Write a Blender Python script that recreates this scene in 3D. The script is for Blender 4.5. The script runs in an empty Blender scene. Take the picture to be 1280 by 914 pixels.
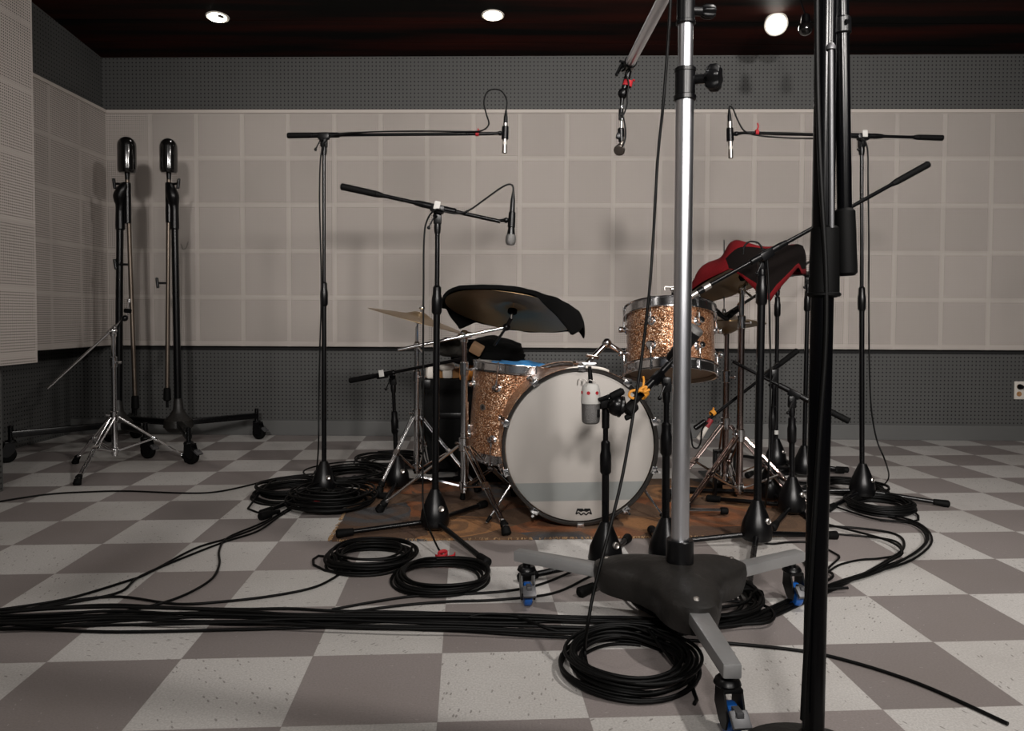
import bpy, bmesh, math, random
from mathutils import Vector as V, Matrix, noise
random.seed(11)
sc = bpy.context.scene
COL = sc.collection
PI = math.pi
T = 0.3048                      # one foot: floor tiles and wall tiles

# ------------------------------------------------------------------ camera (fitted to the tile grids)
F_PX, PITCH, ROLL, CAM_Z = 934.7, -0.0335, 0.0046, 2.6528 * T
cp, sp, cr, sr = math.cos(PITCH), math.sin(PITCH), math.cos(ROLL), math.sin(ROLL)
RT, FW, UP = V((1, 0, 0)), V((0, cp, sp)), V((0, -sp, cp))
cam_x, cam_y = cr * RT + sr * UP, -sr * RT + cr * UP
CAM = V((0, 0, CAM_Z))
cd = bpy.data.cameras.new('camera')
cd.sensor_width = 36; cd.lens = F_PX / 1280 * 36; cd.shift_y = -31 / 1280
cd.clip_start = 0.05
cam = bpy.data.objects.new('camera', cd); COL.objects.link(cam)
R = Matrix((cam_x, cam_y, -FW)).transposed()
cam.matrix_world = Matrix.Translation(CAM) @ R.to_4x4()
sc.camera = cam

def ray(px, py):
    return (FW + cam_x * ((px - 640) / F_PX) - cam_y * ((py - 426) / F_PX))
def P(px, py, d):                # point seen at a pixel, d metres into the room
    r = ray(px, py); return CAM + r * (d / r.y)
def Pz(px, py, z=0.0):           # point seen at a pixel, at height z
    r = ray(px, py); return CAM + r * ((z - CAM_Z) / r.z)

# ------------------------------------------------------------------ mesh helpers
def fr(p, ax, up=None):          # frame at p with local z along ax
    z = V(ax).normalized()
    u = V(up) if up is not None else (V((0, 0, 1)) if abs(z.z) < .9 else V((0, 1, 0)))
    x = u.cross(z)
    if x.length < 1e-6: x = V((1, 0, 0)).cross(z)
    x.normalize(); y = z.cross(x)
    m = Matrix((x, y, z)).transposed().to_4x4(); m.translation = p
    return m
def box(bm, M, sx, sy, sz, bev=0.0, seg=2):
    if not isinstance(M, Matrix): M = Matrix.Translation(M)
    g = bmesh.ops.create_cube(bm, size=1)
    bmesh.ops.transform(bm, matrix=M @ Matrix.Diagonal((sx, sy, sz, 1)), verts=g['verts'])
    if bev:
        e = list({e for v in g['verts'] for e in v.link_edges})
        bmesh.ops.bevel(bm, geom=e, offset=bev, segments=seg, affect='EDGES', profile=.6)
def lathe(bm, prof, M=None, seg=24, a0=0.0, a1=2 * PI):
    M = M or Matrix()
    full = abs(a1 - a0 - 2 * PI) < 1e-6
    n = seg if full else seg + 1
    rings = []
    for r, z in prof:
        if r < 1e-6: rings.append([bm.verts.new(M @ V((0, 0, z)))])
        else: rings.append([bm.verts.new(M @ V((r * math.cos(a0 + (a1 - a0) * k / seg), r * math.sin(a0 + (a1 - a0) * k / seg), z))) for k in range(n)])
    for a, b in zip(rings, rings[1:]):
        for k in range(seg):
            k2 = (k + 1) % n if full else k + 1
            if len(a) == 1 and len(b) == 1: continue
            if len(a) == 1: bm.faces.new((a[0], b[k], b[k2]))
            elif len(b) == 1: bm.faces.new((a[k], a[k2], b[0]))
            else: bm.faces.new((a[k], a[k2], b[k2], b[k]))
def cyl(bm, p0, p1, r0, r1=None, seg=14, bev=0.0):
    p0, p1 = V(p0), V(p1); r1 = r0 if r1 is None else r1
    L = (p1 - p0).length
    b = min(bev, r0 * .9, r1 * .9, L * .45)
    pr = [(0, 0), (r0 - b, 0), (r0, b), (r1, L - b), (r1 - b, L), (0, L)] if b > 0 else [(0, 0), (r0, 0), (r1, L), (0, L)]
    lathe(bm, pr, fr(p0, p1 - p0), seg)
def ball(bm, c, r, sx=1, sy=1, sz=1, M=None, u=16, v=10):
    g = bmesh.ops.create_uvsphere(bm, u_segments=u, v_segments=v, radius=r)
    m = Matrix.Translation(c) @ (M or Matrix()) @ Matrix.Diagonal((sx, sy, sz, 1))
    bmesh.ops.transform(bm, matrix=m, verts=g['verts'])
def smooth(pts, n=6, closed=False):
    pts = [V(p) for p in pts]
    if len(pts) < 3: return pts
    out = []
    m = len(pts)
    for i in range(m if closed else m - 1):
        if closed: a, b, c, d = pts[i - 1], pts[i], pts[(i + 1) % m], pts[(i + 2) % m]
        else: a, b, c, d = pts[max(i - 1, 0)], pts[i], pts[i + 1], pts[min(i + 2, m - 1)]
        for k in range(n):
            t = k / n
            out.append(.5 * ((2 * b) + (c - a) * t + (2 * a - 5 * b + 4 * c - d) * t * t + (3 * b - a - 3 * c + d) * t ** 3))
    if not closed: out.append(pts[-1])
    return out
def sweep(bm, pts, r, seg=8, closed=False):
    n = len(pts); rings = []
    nrm = None
    for i in range(n):
        if closed: t = pts[(i + 1) % n] - pts[i - 1]
        else: t = pts[min(i + 1, n - 1)] - pts[max(i - 1, 0)]
        if t.length < 1e-9: t = V((0, 0, 1))
        t.normalize()
        if nrm is None: nrm = V((0, 0, 1)) if abs(t.z) < .9 else V((1, 0, 0))
        nrm = nrm - t * nrm.dot(t)
        if nrm.length < 1e-6: nrm = t.orthogonal()
        nrm.normalize(); bi = t.cross(nrm)
        rr = r[i] if isinstance(r, (list, tuple)) else r
        rings.append([bm.verts.new(pts[i] + (nrm * math.cos(2 * PI * k / seg) + bi * math.sin(2 * PI * k / seg)) * rr) for k in range(seg)])
    for i in range(n if closed else n - 1):
        a, b = rings[i], rings[(i + 1) % n]
        for k in range(seg): bm.faces.new((a[k], a[(k + 1) % seg], b[(k + 1) % seg], b[k]))
    if not closed:
        bm.faces.new(rings[0]); bm.faces.new(rings[-1])
def prism(bm, M, poly, h):        # polygon in local xy extruded along +z
    a = [bm.verts.new(M @ V((x, y, 0))) for x, y in poly]; b = [bm.verts.new(M @ V((x, y, h))) for x, y in poly]
    bm.faces.new(a); bm.faces.new(b)
    n = len(poly)
    for i in range(n): bm.faces.new((a[i], a[(i + 1) % n], b[(i + 1) % n], b[i]))
NB = bmesh.new

# ------------------------------------------------------------------ object helpers
ORG = {}
def thing(name, label, cat, loc, group=None):
    o = bpy.data.objects.new(name, None); COL.objects.link(o)
    o.empty_display_size = .1; o.location = loc
    o['label'] = label; o['category'] = cat
    if group: o['group'] = group
    ORG[o.name] = V(loc)
    return o
def part(name, bm, m, parent, label=None, ang=35):
    bmesh.ops.recalc_face_normals(bm, faces=bm.faces)
    me = bpy.data.meshes.new(name); org = ORG[parent.name]
    bmesh.ops.translate(bm, verts=bm.verts, vec=-org)
    bm.to_mesh(me); bm.free()
    me.materials.append(m)
    if ang:
        me.shade_smooth(); me.set_sharp_from_angle(angle=math.radians(ang))
    o = bpy.data.objects.new(name, me); COL.objects.link(o); o.parent = parent
    ORG[o.name] = org
    if label: o['label'] = label
    return o
def solo(name, bm, m, label, cat, group=None, ang=35, kind=None):
    bmesh.ops.recalc_face_normals(bm, faces=bm.faces)
    xs = [v.co for v in bm.verts]
    org = V(((min(c.x for c in xs) + max(c.x for c in xs)) / 2, (min(c.y for c in xs) + max(c.y for c in xs)) / 2, min(c.z for c in xs)))
    bmesh.ops.translate(bm, verts=bm.verts, vec=-org)
    me = bpy.data.meshes.new(name); bm.to_mesh(me); bm.free(); me.materials.append(m)
    if ang:
        me.shade_smooth(); me.set_sharp_from_angle(angle=math.radians(ang))
    o = bpy.data.objects.new(name, me); COL.objects.link(o); o.location = org
    o['label'] = label; o['category'] = cat
    if group: o['group'] = group
    if kind: o['kind'] = kind
    ORG[o.name] = org
    return o
def struct(name, bm, m, label=None, M=None, ang=0):
    bmesh.ops.recalc_face_normals(bm, faces=bm.faces)
    me = bpy.data.meshes.new(name); bm.to_mesh(me); bm.free(); me.materials.append(m)
    o = bpy.data.objects.new(name, me); COL.objects.link(o)
    if M is not None: o.matrix_world = M
    o['kind'] = 'structure'
    if label: o['label'] = label
    if ang:
        me.shade_smooth(); me.set_sharp_from_angle(angle=math.radians(ang))
    return o

# ------------------------------------------------------------------ materials
def S(r, g, b):                   # sRGB 0-255 -> linear
    f = lambda c: (c / 255 / 12.92) if c / 255 <= .04045 else ((c / 255 + .055) / 1.055) ** 2.4
    return (f(r), f(g), f(b), 1)
def mat(name, col, rough=.5, metal=0.0, emit=None, es=0, spec=.5, coat=0, bump=None, sheen=0):
    m = bpy.data.materials.new(name); m.use_nodes = True
    b = m.node_tree.nodes['Principled BSDF']
    b.inputs['Base Color'].default_value = col; b.inputs['Roughness'].default_value = rough
    b.inputs['Metallic'].default_value = metal; b.inputs['Specular IOR Level'].default_value = spec
    if coat: b.inputs['Coat Weight'].default_value = coat; b.inputs['Coat Roughness'].default_value = .08
    if sheen: b.inputs['Sheen Weight'].default_value = sheen
    if emit: b.inputs['Emission Color'].default_value = emit; b.inputs['Emission Strength'].default_value = es
    N, L = m.node_tree.nodes, m.node_tree.links
    tc = N.new('ShaderNodeTexCoord'); n = N.new('ShaderNodeTexNoise')
    n.inputs['Scale'].default_value = bump[0] if bump else 7; n.inputs['Detail'].default_value = 3
    L.new(tc.outputs['Object'], n.inputs['Vector'])
    if bump:                      # fine grain of the surface
        bp = N.new('ShaderNodeBump'); bp.inputs['Strength'].default_value = bump[1]; bp.inputs['Distance'].default_value = .004
        L.new(n.outputs['Fac'], bp.inputs['Height']); L.new(bp.outputs['Normal'], b.inputs['Normal'])
    else:                         # handling marks: slightly uneven gloss
        mr = N.new('ShaderNodeMapRange'); mr.inputs['To Min'].default_value = max(rough - .03, .02); mr.inputs['To Max'].default_value = rough + .03
        L.new(n.outputs['Fac'], mr.inputs['Value']); L.new(mr.outputs['Result'], b.inputs['Roughness'])
    return m
def nodes(m):
    return m.node_tree.nodes, m.node_tree.links, m.node_tree.nodes['Principled BSDF']
def math_node(N, L, op, a, b=None):
    n = N.new('ShaderNodeMath'); n.operation = op
    for i, x in enumerate((a, b)):
        if x is None: continue
        if isinstance(x, (int, float)): n.inputs[i].default_value = x
        else: L.new(x, n.inputs[i])
    return n.outputs[0]
def mixc(N, L, fac, a, b):
    n = N.new('ShaderNodeMix'); n.data_type = 'RGBA'
    for sock, x in ((n.inputs['Factor'], fac), (n.inputs['A'], a), (n.inputs['B'], b)):
        if isinstance(x, (int, float)): sock.default_value = x
        elif isinstance(x, tuple): sock.default_value = x
        else: L.new(x, sock)
    return n.outputs['Result']

def perforated(name, base, hole, per_tile, rad, border, tile_var, rough, stain):
    """board with rows of drilled holes; object x runs along the wall, z up, in tiles of one foot"""
    m = bpy.data.materials.new(name); m.use_nodes = True
    N, L, B = nodes(m)
    B.inputs['Roughness'].default_value = rough; B.inputs['Specular IOR Level'].default_value = .3
    tc = N.new('ShaderNodeTexCoord'); sx = N.new('ShaderNodeSeparateXYZ'); L.new(tc.outputs['Object'], sx.inputs[0])
    u = math_node(N, L, 'MULTIPLY', sx.outputs['X'], 1 / T); v = math_node(N, L, 'MULTIPLY', sx.outputs['Z'], 1 / T)
    def cell(x):
        f = math_node(N, L, 'FRACT', math_node(N, L, 'MULTIPLY', x, per_tile))
        return math_node(N, L, 'SUBTRACT', f, .5)
    a, b = cell(u), cell(v)
    d2 = math_node(N, L, 'ADD', math_node(N, L, 'MULTIPLY', a, a), math_node(N, L, 'MULTIPLY', b, b))
    h = math_node(N, L, 'LESS_THAN', d2, rad * rad)
    fu, fv = math_node(N, L, 'FRACT', u), math_node(N, L, 'FRACT', v)
    edge = lambda f: math_node(N, L, 'LESS_THAN', math_node(N, L, 'ABSOLUTE', math_node(N, L, 'SUBTRACT', f, .5)), .5 - border)
    if border: h = math_node(N, L, 'MULTIPLY', h, math_node(N, L, 'MULTIPLY', edge(fu), edge(fv)))
    col = base
    if tile_var:                   # each square has its own shade of the same paint, with a joint between squares
        cb = N.new('ShaderNodeCombineXYZ'); L.new(math_node(N, L, 'FLOOR', u), cb.inputs[0]); L.new(math_node(N, L, 'FLOOR', v), cb.inputs[1])
        wn = N.new('ShaderNodeTexWhiteNoise'); wn.noise_dimensions = '2D'; L.new(cb.outputs[0], wn.inputs['Vector'])
        d = tuple(c * (1 - tile_var) for c in base[:3]) + (1,)
        col = mixc(N, L, wn.outputs['Value'], base, d)
        j = .497
        jo = lambda f: math_node(N, L, 'GREATER_THAN', math_node(N, L, 'ABSOLUTE', math_node(N, L, 'SUBTRACT', f, .5)), j)
        jj = math_node(N, L, 'MAXIMUM', jo(fu), jo(fv))
        col = mixc(N, L, math_node(N, L, 'MULTIPLY', jj, .3), col, tuple(c * .45 for c in base[:3]) + (1,))
    nz = N.new('ShaderNodeTexNoise'); nz.inputs['Scale'].default_value = 3.5; nz.inputs['Detail'].default_value = 6
    L.new(tc.outputs['Object'], nz.inputs['Vector'])
    rp = N.new('ShaderNodeValToRGB'); rp.color_ramp.elements[0].position = .55; rp.color_ramp.elements[1].position = .8
    L.new(nz.outputs['Fac'], rp.inputs['Fac'])
    col = mixc(N, L, math_node(N, L, 'MULTIPLY', rp.outputs['Color'], stain), col, tuple(c * .55 for c in base[:3]) + (1,))
    vo = N.new('ShaderNodeTexVoronoi'); vo.inputs['Scale'].default_value = 2.3; L.new(tc.outputs['Object'], vo.inputs['Vector'])
    spot = math_node(N, L, 'LESS_THAN', vo.outputs['Distance'], .022)
    col = mixc(N, L, math_node(N, L, 'MULTIPLY', spot, .55), col, tuple(c * .25 for c in base[:3]) + (1,))
    col = mixc(N, L, h, col, hole)
    L.new(col, B.inputs['Base Color'])
    return m

M_tile = perforated('perforated_acoustic_tile', S(170, 162, 156), S(50, 45, 41), 24, .25, .026, .1, .75, .35)
M_peg = perforated('grey_pegboard', S(70, 70, 69), S(12, 12, 12), 12, .19, 0, 0, .6, .25)
M_trim = mat('painted_trim', S(172, 164, 157), .6, bump=(60, .1))
M_base = mat('grey_baseboard', S(80, 80, 79), .5, bump=(30, .15))
M_dark = mat('dark_backing_and_shadow_line', S(14, 14, 14), .9)

# checkered vinyl floor
M_floor = bpy.data.materials.new('checkered_vinyl_tile'); M_floor.use_nodes = True
N, L, B = nodes(M_floor)
tc = N.new('ShaderNodeTexCoord'); mp = N.new('ShaderNodeMapping'); mp.inputs['Scale'].default_value = (1 / T, 1 / T, 1 / T); mp.inputs['Location'].default_value = (0, 0, .5)
L.new(tc.outputs['Object'], mp.inputs['Vector'])
ck = N.new('ShaderNodeTexChecker'); ck.inputs['Scale'].default_value = 1
ck.inputs['Color1'].default_value = (0, 0, 0, 1); ck.inputs['Color2'].default_value = (1, 1, 1, 1)
L.new(mp.outputs[0], ck.inputs['Vector'])
vm = N.new('ShaderNodeVectorMath'); vm.operation = 'FLOOR'; L.new(mp.outputs[0], vm.inputs[0])
wn = N.new('ShaderNodeTexWhiteNoise'); L.new(vm.outputs[0], wn.inputs['Vector'])
light = mixc(N, L, wn.outputs['Value'], S(200, 197, 194), S(187, 184, 180))
dark = mixc(N, L, wn.outputs['Value'], S(140, 132, 130), S(126, 119, 117))
# flecks: stretched, turned differently in each tile
rot = N.new('ShaderNodeVectorRotate'); rot.rotation_type = 'Z_AXIS'; L.new(mp.outputs[0], rot.inputs['Vector'])
L.new(math_node(N, L, 'MULTIPLY', wn.outputs['Value'], 3.1), rot.inputs['Angle'])
m2 = N.new('ShaderNodeMapping'); m2.inputs['Scale'].default_value = (14, 40, 1); L.new(rot.outputs[0], m2.inputs['Vector'])
vf = N.new('ShaderNodeTexVoronoi'); vf.inputs['Scale'].default_value = 1; L.new(m2.outputs[0], vf.inputs['Vector'])
rnd = N.new('ShaderNodeSeparateColor'); L.new(vf.outputs['Color'], rnd.inputs[0])
fl = math_node(N, L, 'MULTIPLY', math_node(N, L, 'LESS_THAN', vf.outputs['Distance'], .3), math_node(N, L, 'GREATER_THAN', rnd.outputs[0], .86))
n1 = N.new('ShaderNodeTexNoise'); n1.inputs['Scale'].default_value = 220; n1.inputs['Detail'].default_value = 4; L.new(tc.outputs['Object'], n1.inputs['Vector'])
n2 = N.new('ShaderNodeTexNoise'); n2.inputs['Scale'].default_value = 1.7; n2.inputs['Detail'].default_value = 8; L.new(tc.outputs['Object'], n2.inputs['Vector'])
light = mixc(N, L, math_node(N, L, 'MULTIPLY', fl, .6), light, S(96, 90, 86))
fd = math_node(N, L, 'MULTIPLY', math_node(N, L, 'LESS_THAN', vf.outputs['Distance'], .2), math_node(N, L, 'GREATER_THAN', rnd.outputs[1], .93))
dark = mixc(N, L, math_node(N, L, 'MULTIPLY', fd, .45), dark, S(180, 174, 170))
col = mixc(N, L, ck.outputs['Fac'], dark, light)
gr = N.new('ShaderNodeMapRange'); gr.inputs['From Min'].default_value = .35; gr.inputs['From Max'].default_value = .7; gr.inputs['To Min'].default_value = 0; gr.inputs['To Max'].default_value = .32
L.new(n1.outputs['Fac'], gr.inputs['Value'])
col = mixc(N, L, gr.outputs[0], col, S(90, 84, 80))
g2 = N.new('ShaderNodeMapRange'); g2.inputs['From Min'].default_value = .45; g2.inputs['From Max'].default_value = .75; g2.inputs['To Min'].default_value = 0; g2.inputs['To Max'].default_value = .3
L.new(n2.outputs['Fac'], g2.inputs['Value'])
col = mixc(N, L, g2.outputs[0], col, S(110, 100, 92))
fx = N.new('ShaderNodeVectorMath'); fx.operation = 'FRACTION'; L.new(mp.outputs[0], fx.inputs[0])
sx = N.new('ShaderNodeSeparateXYZ'); L.new(fx.outputs[0], sx.inputs[0])
jt = lambda f: math_node(N, L, 'GREATER_THAN', math_node(N, L, 'ABSOLUTE', math_node(N, L, 'SUBTRACT', f, .5)), .4965)
col = mixc(N, L, math_node(N, L, 'MULTIPLY', math_node(N, L, 'MAXIMUM', jt(sx.outputs[0]), jt(sx.outputs[1])), .35), col, S(120, 112, 108))
L.new(col, B.inputs['Base Color']); B.inputs['Roughness'].default_value = .42; B.inputs['Specular IOR Level'].default_value = .35
bp = N.new('ShaderNodeBump'); bp.inputs['Strength'].default_value = .06; bp.inputs['Distance'].default_value = .003; L.new(n1.outputs['Fac'], bp.inputs['Height']); L.new(bp.outputs[0], B.inputs['Normal'])

# dark timber ceiling: boards run across the room
M_ceil = bpy.data.materials.new('dark_timber_boards'); M_ceil.use_nodes = True
N, L, B = nodes(M_ceil)
tc = N.new('ShaderNodeTexCoord'); mp = N.new('ShaderNodeMapping'); mp.inputs['Scale'].default_value = (.5, 7, 7); L.new(tc.outputs['Object'], mp.inputs['Vector'])
n1 = N.new('ShaderNodeTexNoise'); n1.inputs['Scale'].default_value = 1.0; n1.inputs['Detail'].default_value = 5; L.new(mp.outputs[0], n1.inputs['Vector'])
rp = N.new('ShaderNodeValToRGB'); rp.color_ramp.elements[0].position = .42; rp.color_ramp.elements[0].color = S(6, 5, 4); rp.color_ramp.elements[1].position = .72; rp.color_ramp.elements[1].color = S(66, 20, 10)
L.new(n1.outputs['Fac'], rp.inputs['Fac'])
L.new(rp.outputs[0], B.inputs['Base Color']); B.inputs['Roughness'].default_value = .6; B.inputs['Specular IOR Level'].default_value = .1

M_blk = mat('black_coated_metal', S(5, 5, 6), .28, 0, spec=.25)
M_blkp = mat('black_plastic', S(5, 5, 6), .34, spec=.25)
M_rub = mat('black_rubber', S(5, 5, 5), .7, spec=.12, bump=(120, .2))
M_cable = mat('black_cable_rubber', S(4, 4, 4), .5, spec=.15)
M_blkm = mat('matte_black_tube', S(3, 3, 4), .22, spec=.14)
M_bmat = mat('matte_black_grip', S(4, 4, 4), .6, spec=.08)
M_dnick = mat('dark_nickel', (.2, .175, .155, 1), .35, 1)
M_dgrey = mat('dark_grey_metal', S(84, 84, 86), .45, .5)
M_chr = mat('chrome', (.72, .72, .73, 1), .14, 1)
M_steel = mat('brushed_steel', (.62, .63, .66, 1), .3, 1)
M_alu = mat('grey_cast_aluminium', S(150, 150, 150), .42, .6, bump=(80, .15))
M_cast = mat('dark_cast_iron', S(24, 22, 20), .5, 0, spec=.4, bump=(50, .5))
M_silver = mat('satin_nickel', (.5, .47, .44, 1), .36, 1)
M_red = mat('red_hook_and_loop', S(150, 14, 26), .75, bump=(200, .4))
M_yel = mat('yellow_hook_and_loop', S(178, 116, 24), .7, bump=(200, .4))
M_blue = mat('blue_plastic', S(20, 78, 150), .35)
M_bcloth = mat('black_cloth', S(5, 5, 5), .95, spec=.1, bump=(300, .4))
M_flap = mat('dark_cloth_flap', S(11, 7, 6), .95, spec=.1, bump=(300, .4))  # near-black cloth colour for the hanging front-right flap
M_rcloth = mat('red_cloth', S(88, 10, 15), .95, spec=.15, bump=(260, .6))
M_bluecl = mat('blue_cloth', S(58, 140, 205), .9, bump=(300, .4))
M_brz = mat('cymbal_bronze', (.29, .2, .105, 1), .36, .9, bump=(18, .3))
M_head = None
M_white = mat('white_plastic', S(190, 184, 176), .5)
M_paper = mat('white_label', S(170, 168, 164), .7)
M_grille = mat('steel_mesh', (.19, .185, .18, 1), .5, .9, bump=(420, .8))
M_case = mat('black_case', S(6, 6, 6), .7, spec=.1, bump=(140, .3))
M_tan = mat('tan_wood', S(150, 110, 70), .55, bump=(40, .2))
M_brown = mat('brown_card', S(120, 92, 66), .8)
M_camo = mat('olive_cloth', S(34, 32, 27), .95, bump=(200, .5))
M_hoopw = mat('black_lacquer_hoop', S(24, 21, 19), .25)
M_chr_refl = mat('chrome_with_painted_reflections', (.40, .31, .285, 1), .17, 1)  # plain chrome; reddish reflections of drum and cloth mixed into its colour
M_lampw = mat('white_lamp_trim', S(225, 220, 210), .5)
M_glow = mat('lamp_glow', (1, 1, 1, 1), .5, emit=(1, .93, .82, 1), es=9)

# gold sparkle wrap
M_gold = bpy.data.materials.new('champagne_sparkle_wrap'); M_gold.use_nodes = True
N, L, B = nodes(M_gold)
tc = N.new('ShaderNodeTexCoord'); vo = N.new('ShaderNodeTexVoronoi'); vo.inputs['Scale'].default_value = 420; L.new(tc.outputs['Object'], vo.inputs['Vector'])
sc_ = N.new('ShaderNodeSeparateColor'); L.new(vo.outputs['Color'], sc_.inputs[0])
rp = N.new('ShaderNodeValToRGB')
e = rp.color_ramp.elements; e[0].position = 0; e[0].color = S(66, 38, 22); e[1].position = .6; e[1].color = S(138, 90, 58)
q = e.new(.86); q.color = S(190, 138, 100); q = e.new(1.0); q.color = S(255, 232, 205)
L.new(sc_.outputs[0], rp.inputs['Fac']); L.new(rp.outputs[0], B.inputs['Base Color'])
B.inputs['Metallic'].default_value = .55; B.inputs['Roughness'].default_value = .38; B.inputs['Coat Weight'].default_value = .6; B.inputs['Coat Roughness'].default_value = .1
vs = N.new('ShaderNodeVectorMath'); vs.operation = 'SUBTRACT'; L.new(vo.outputs['Color'], vs.inputs[0]); vs.inputs[1].default_value = (.5, .5, .5)
v2 = N.new('ShaderNodeVectorMath'); v2.operation = 'SCALE'; L.new(vs.outputs[0], v2.inputs[0]); v2.inputs['Scale'].default_value = .7
ge = N.new('ShaderNodeNewGeometry'); v3 = N.new('ShaderNodeVectorMath'); L.new(ge.outputs['Normal'], v3.inputs[0]); L.new(v2.outputs[0], v3.inputs[1])
v4 = N.new('ShaderNodeVectorMath'); v4.operation = 'NORMALIZE'; L.new(v3.outputs[0], v4.inputs[0]); L.new(v4.outputs[0], B.inputs['Normal'])

def head_material(name, base, band=None, smudge=False):
    m = bpy.data.materials.new(name); m.use_nodes = True
    N, L, B = nodes(m)
    B.inputs['Roughness'].default_value = .55; B.inputs['Specular IOR Level'].default_value = .35
    tc = N.new('ShaderNodeTexCoord'); n = N.new('ShaderNodeTexNoise'); n.inputs['Scale'].default_value = 4; n.inputs['Detail'].default_value = 6; L.new(tc.outputs['Object'], n.inputs['Vector'])
    col = mixc(N, L, math_node(N, L, 'MULTIPLY', n.outputs['Fac'], .5), base, tuple(c * .82 for c in base[:3]) + (1,))
    if band:
        sx = N.new('ShaderNodeSeparateXYZ'); L.new(tc.outputs['Object'], sx.inputs[0])
        z = sx.outputs['Z']
        f = math_node(N, L, 'MULTIPLY', math_node(N, L, 'GREATER_THAN', z, band[0]), math_node(N, L, 'LESS_THAN', z, band[1]))
        col = mixc(N, L, math_node(N, L, 'MULTIPLY', f, .85), col, S(104, 108, 107))
    L.new(col, B.inputs['Base Color'])
    return m

# patterned rug
M_rug = bpy.data.materials.new('patterned_wool_rug'); M_rug.use_nodes = True
N, L, B = nodes(M_rug)
tc = N.new('ShaderNodeTexCoord')
nz = N.new('ShaderNodeTexNoise'); nz.inputs['Scale'].default_value = 5; L.new(tc.outputs['Object'], nz.inputs['Vector'])
va = N.new('ShaderNodeVectorMath'); va.operation = 'MULTIPLY_ADD'; L.new(nz.outputs['Color'], va.inputs[0]); va.inputs[1].default_value = (.12, .12, 0); L.new(tc.outputs['Object'], va.inputs[2])
vo = N.new('ShaderNodeTexVoronoi'); vo.inputs['Scale'].default_value = 4.2; L.new(va.outputs[0], vo.inputs['Vector'])
rg = math_node(N, L, 'FRACT', math_node(N, L, 'MULTIPLY', vo.outputs['Distance'], 3.2))
sc2 = N.new('ShaderNodeSeparateColor'); L.new(vo.outputs['Color'], sc2.inputs[0])
ra = N.new('ShaderNodeValToRGB'); ra.color_ramp.interpolation = 'CONSTANT'
e = ra.color_ramp.elements; e[0].position = 0; e[0].color = S(96, 70, 48); e[1].position = .3; e[1].color = S(134, 78, 40)
for p_, c_ in ((.5, S(66, 66, 68)), (.62, S(112, 32, 30)), (.68, S(80, 56, 40)), (.88, S(150, 104, 62))): q = e.new(p_); q.color = c_
L.new(sc2.outputs[0], ra.inputs['Fac'])
rb = N.new('ShaderNodeValToRGB'); rb.color_ramp.elements[0].position = .35; rb.color_ramp.elements[0].color = (0, 0, 0, 1); rb.color_ramp.elements[1].position = .6; rb.color_ramp.elements[1].color = (1, 1, 1, 1)
L.new(rg, rb.inputs['Fac'])
col = mixc(N, L, math_node(N, L, 'MULTIPLY', rb.outputs[0], .6), ra.outputs[0], S(84, 60, 40))
nf = N.new('ShaderNodeTexNoise'); nf.inputs['Scale'].default_value = 120; nf.inputs['Detail'].default_value = 4; L.new(tc.outputs['Object'], nf.inputs['Vector'])
col = mixc(N, L, math_node(N, L, 'MULTIPLY', nf.outputs['Fac'], .55), col, S(40, 27, 18))
L.new(col, B.inputs['Base Color']); B.inputs['Roughness'].default_value = .95
bp = N.new('ShaderNodeBump'); bp.inputs['Strength'].default_value = .6; bp.inputs['Distance'].default_value = .006; L.new(nf.outputs['Fac'], bp.inputs['Height']); L.new(bp.outputs[0], B.inputs['Normal'])
M_fringe = mat('rug_fringe', S(140, 112, 80), .95, bump=(200, .5))

# ------------------------------------------------------------------ the room
# floor: grid turned a little against the walls, as laid
bm = NB(); g = [bm.verts.new((x, y, 0)) for x, y in ((-4, -5.5), (8.5, -5.5), (8.5, 4), (-4, 4))]; bm.faces.new(g)
FO = V((-3.7145 * T, 8.599 * T, 0)); FYAW = .061
struct('floor', bm, M_floor, 'grey and off-white checkered vinyl tile floor', Matrix.Translation(FO) @ Matrix.Rotation(FYAW, 4, 'Z'))
# back wall frame: x along the wall from tile column 0, y away from the camera, z up from the panels' top row
WYAW = -.0193
WO = V((-7.8454 * T, 16.3109 * T, 0))
WZ = (2.6528 + 4.3741) * T
MW = Matrix.Translation(WO) @ Matrix.Rotation(WYAW, 4, 'Z')
MWi = MW.inverted()
def wall_hit(px, py, off=0.0):   # pixel -> back wall frame (x, z) on the plane y = off
    o = MWi @ CAM; d = MWi.to_3x3() @ ray(px, py); t = (off - o.y) / d.y; p = o + d * t
    return p.x, p.z
ZC = wall_hit(640, 71.5, .05)[1]           # ceiling height at the back wall
XL = wall_hit(133, 200)[0]                 # inner corner of the light panels
ZT = wall_hit(300, 137.5)[1]               # top of the rail
ZB = WZ - 5 * T - .02                      # bottom of the panels
XR = 6.35
bm = NB(); box(bm, V(((XL + XR) / 2, .13, 1.5)), XR - XL + 1.5, .16, 3.2)
struct('wall_back', bm, M_peg, 'grey pegboard back wall', MW)
def slab(name, x0, x1, z0, z1, th, M, m, label, z_off):
    b = NB(); box(b, V(((x0 + x1) / 2, th / 2, (z0 + z1) / 2 - z_off)), x1 - x0, th, z1 - z0)
    return struct(name, b, m, label, M @ Matrix.Translation((0, 0, z_off)))
slab('trim_1', XL, XR, ZB, ZT - .02, .048, MW, M_tile, 'off-white perforated acoustic tiles along the back wall', WZ - 8 * T)
bm = NB(); box(bm, V(((XL + XR) / 2, .022, ZT - .01)), XR - XL, .06, .022, .003); struct('trim_2', bm, M_trim, 'pale rail on top of the back wall tiles', MW)
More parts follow.
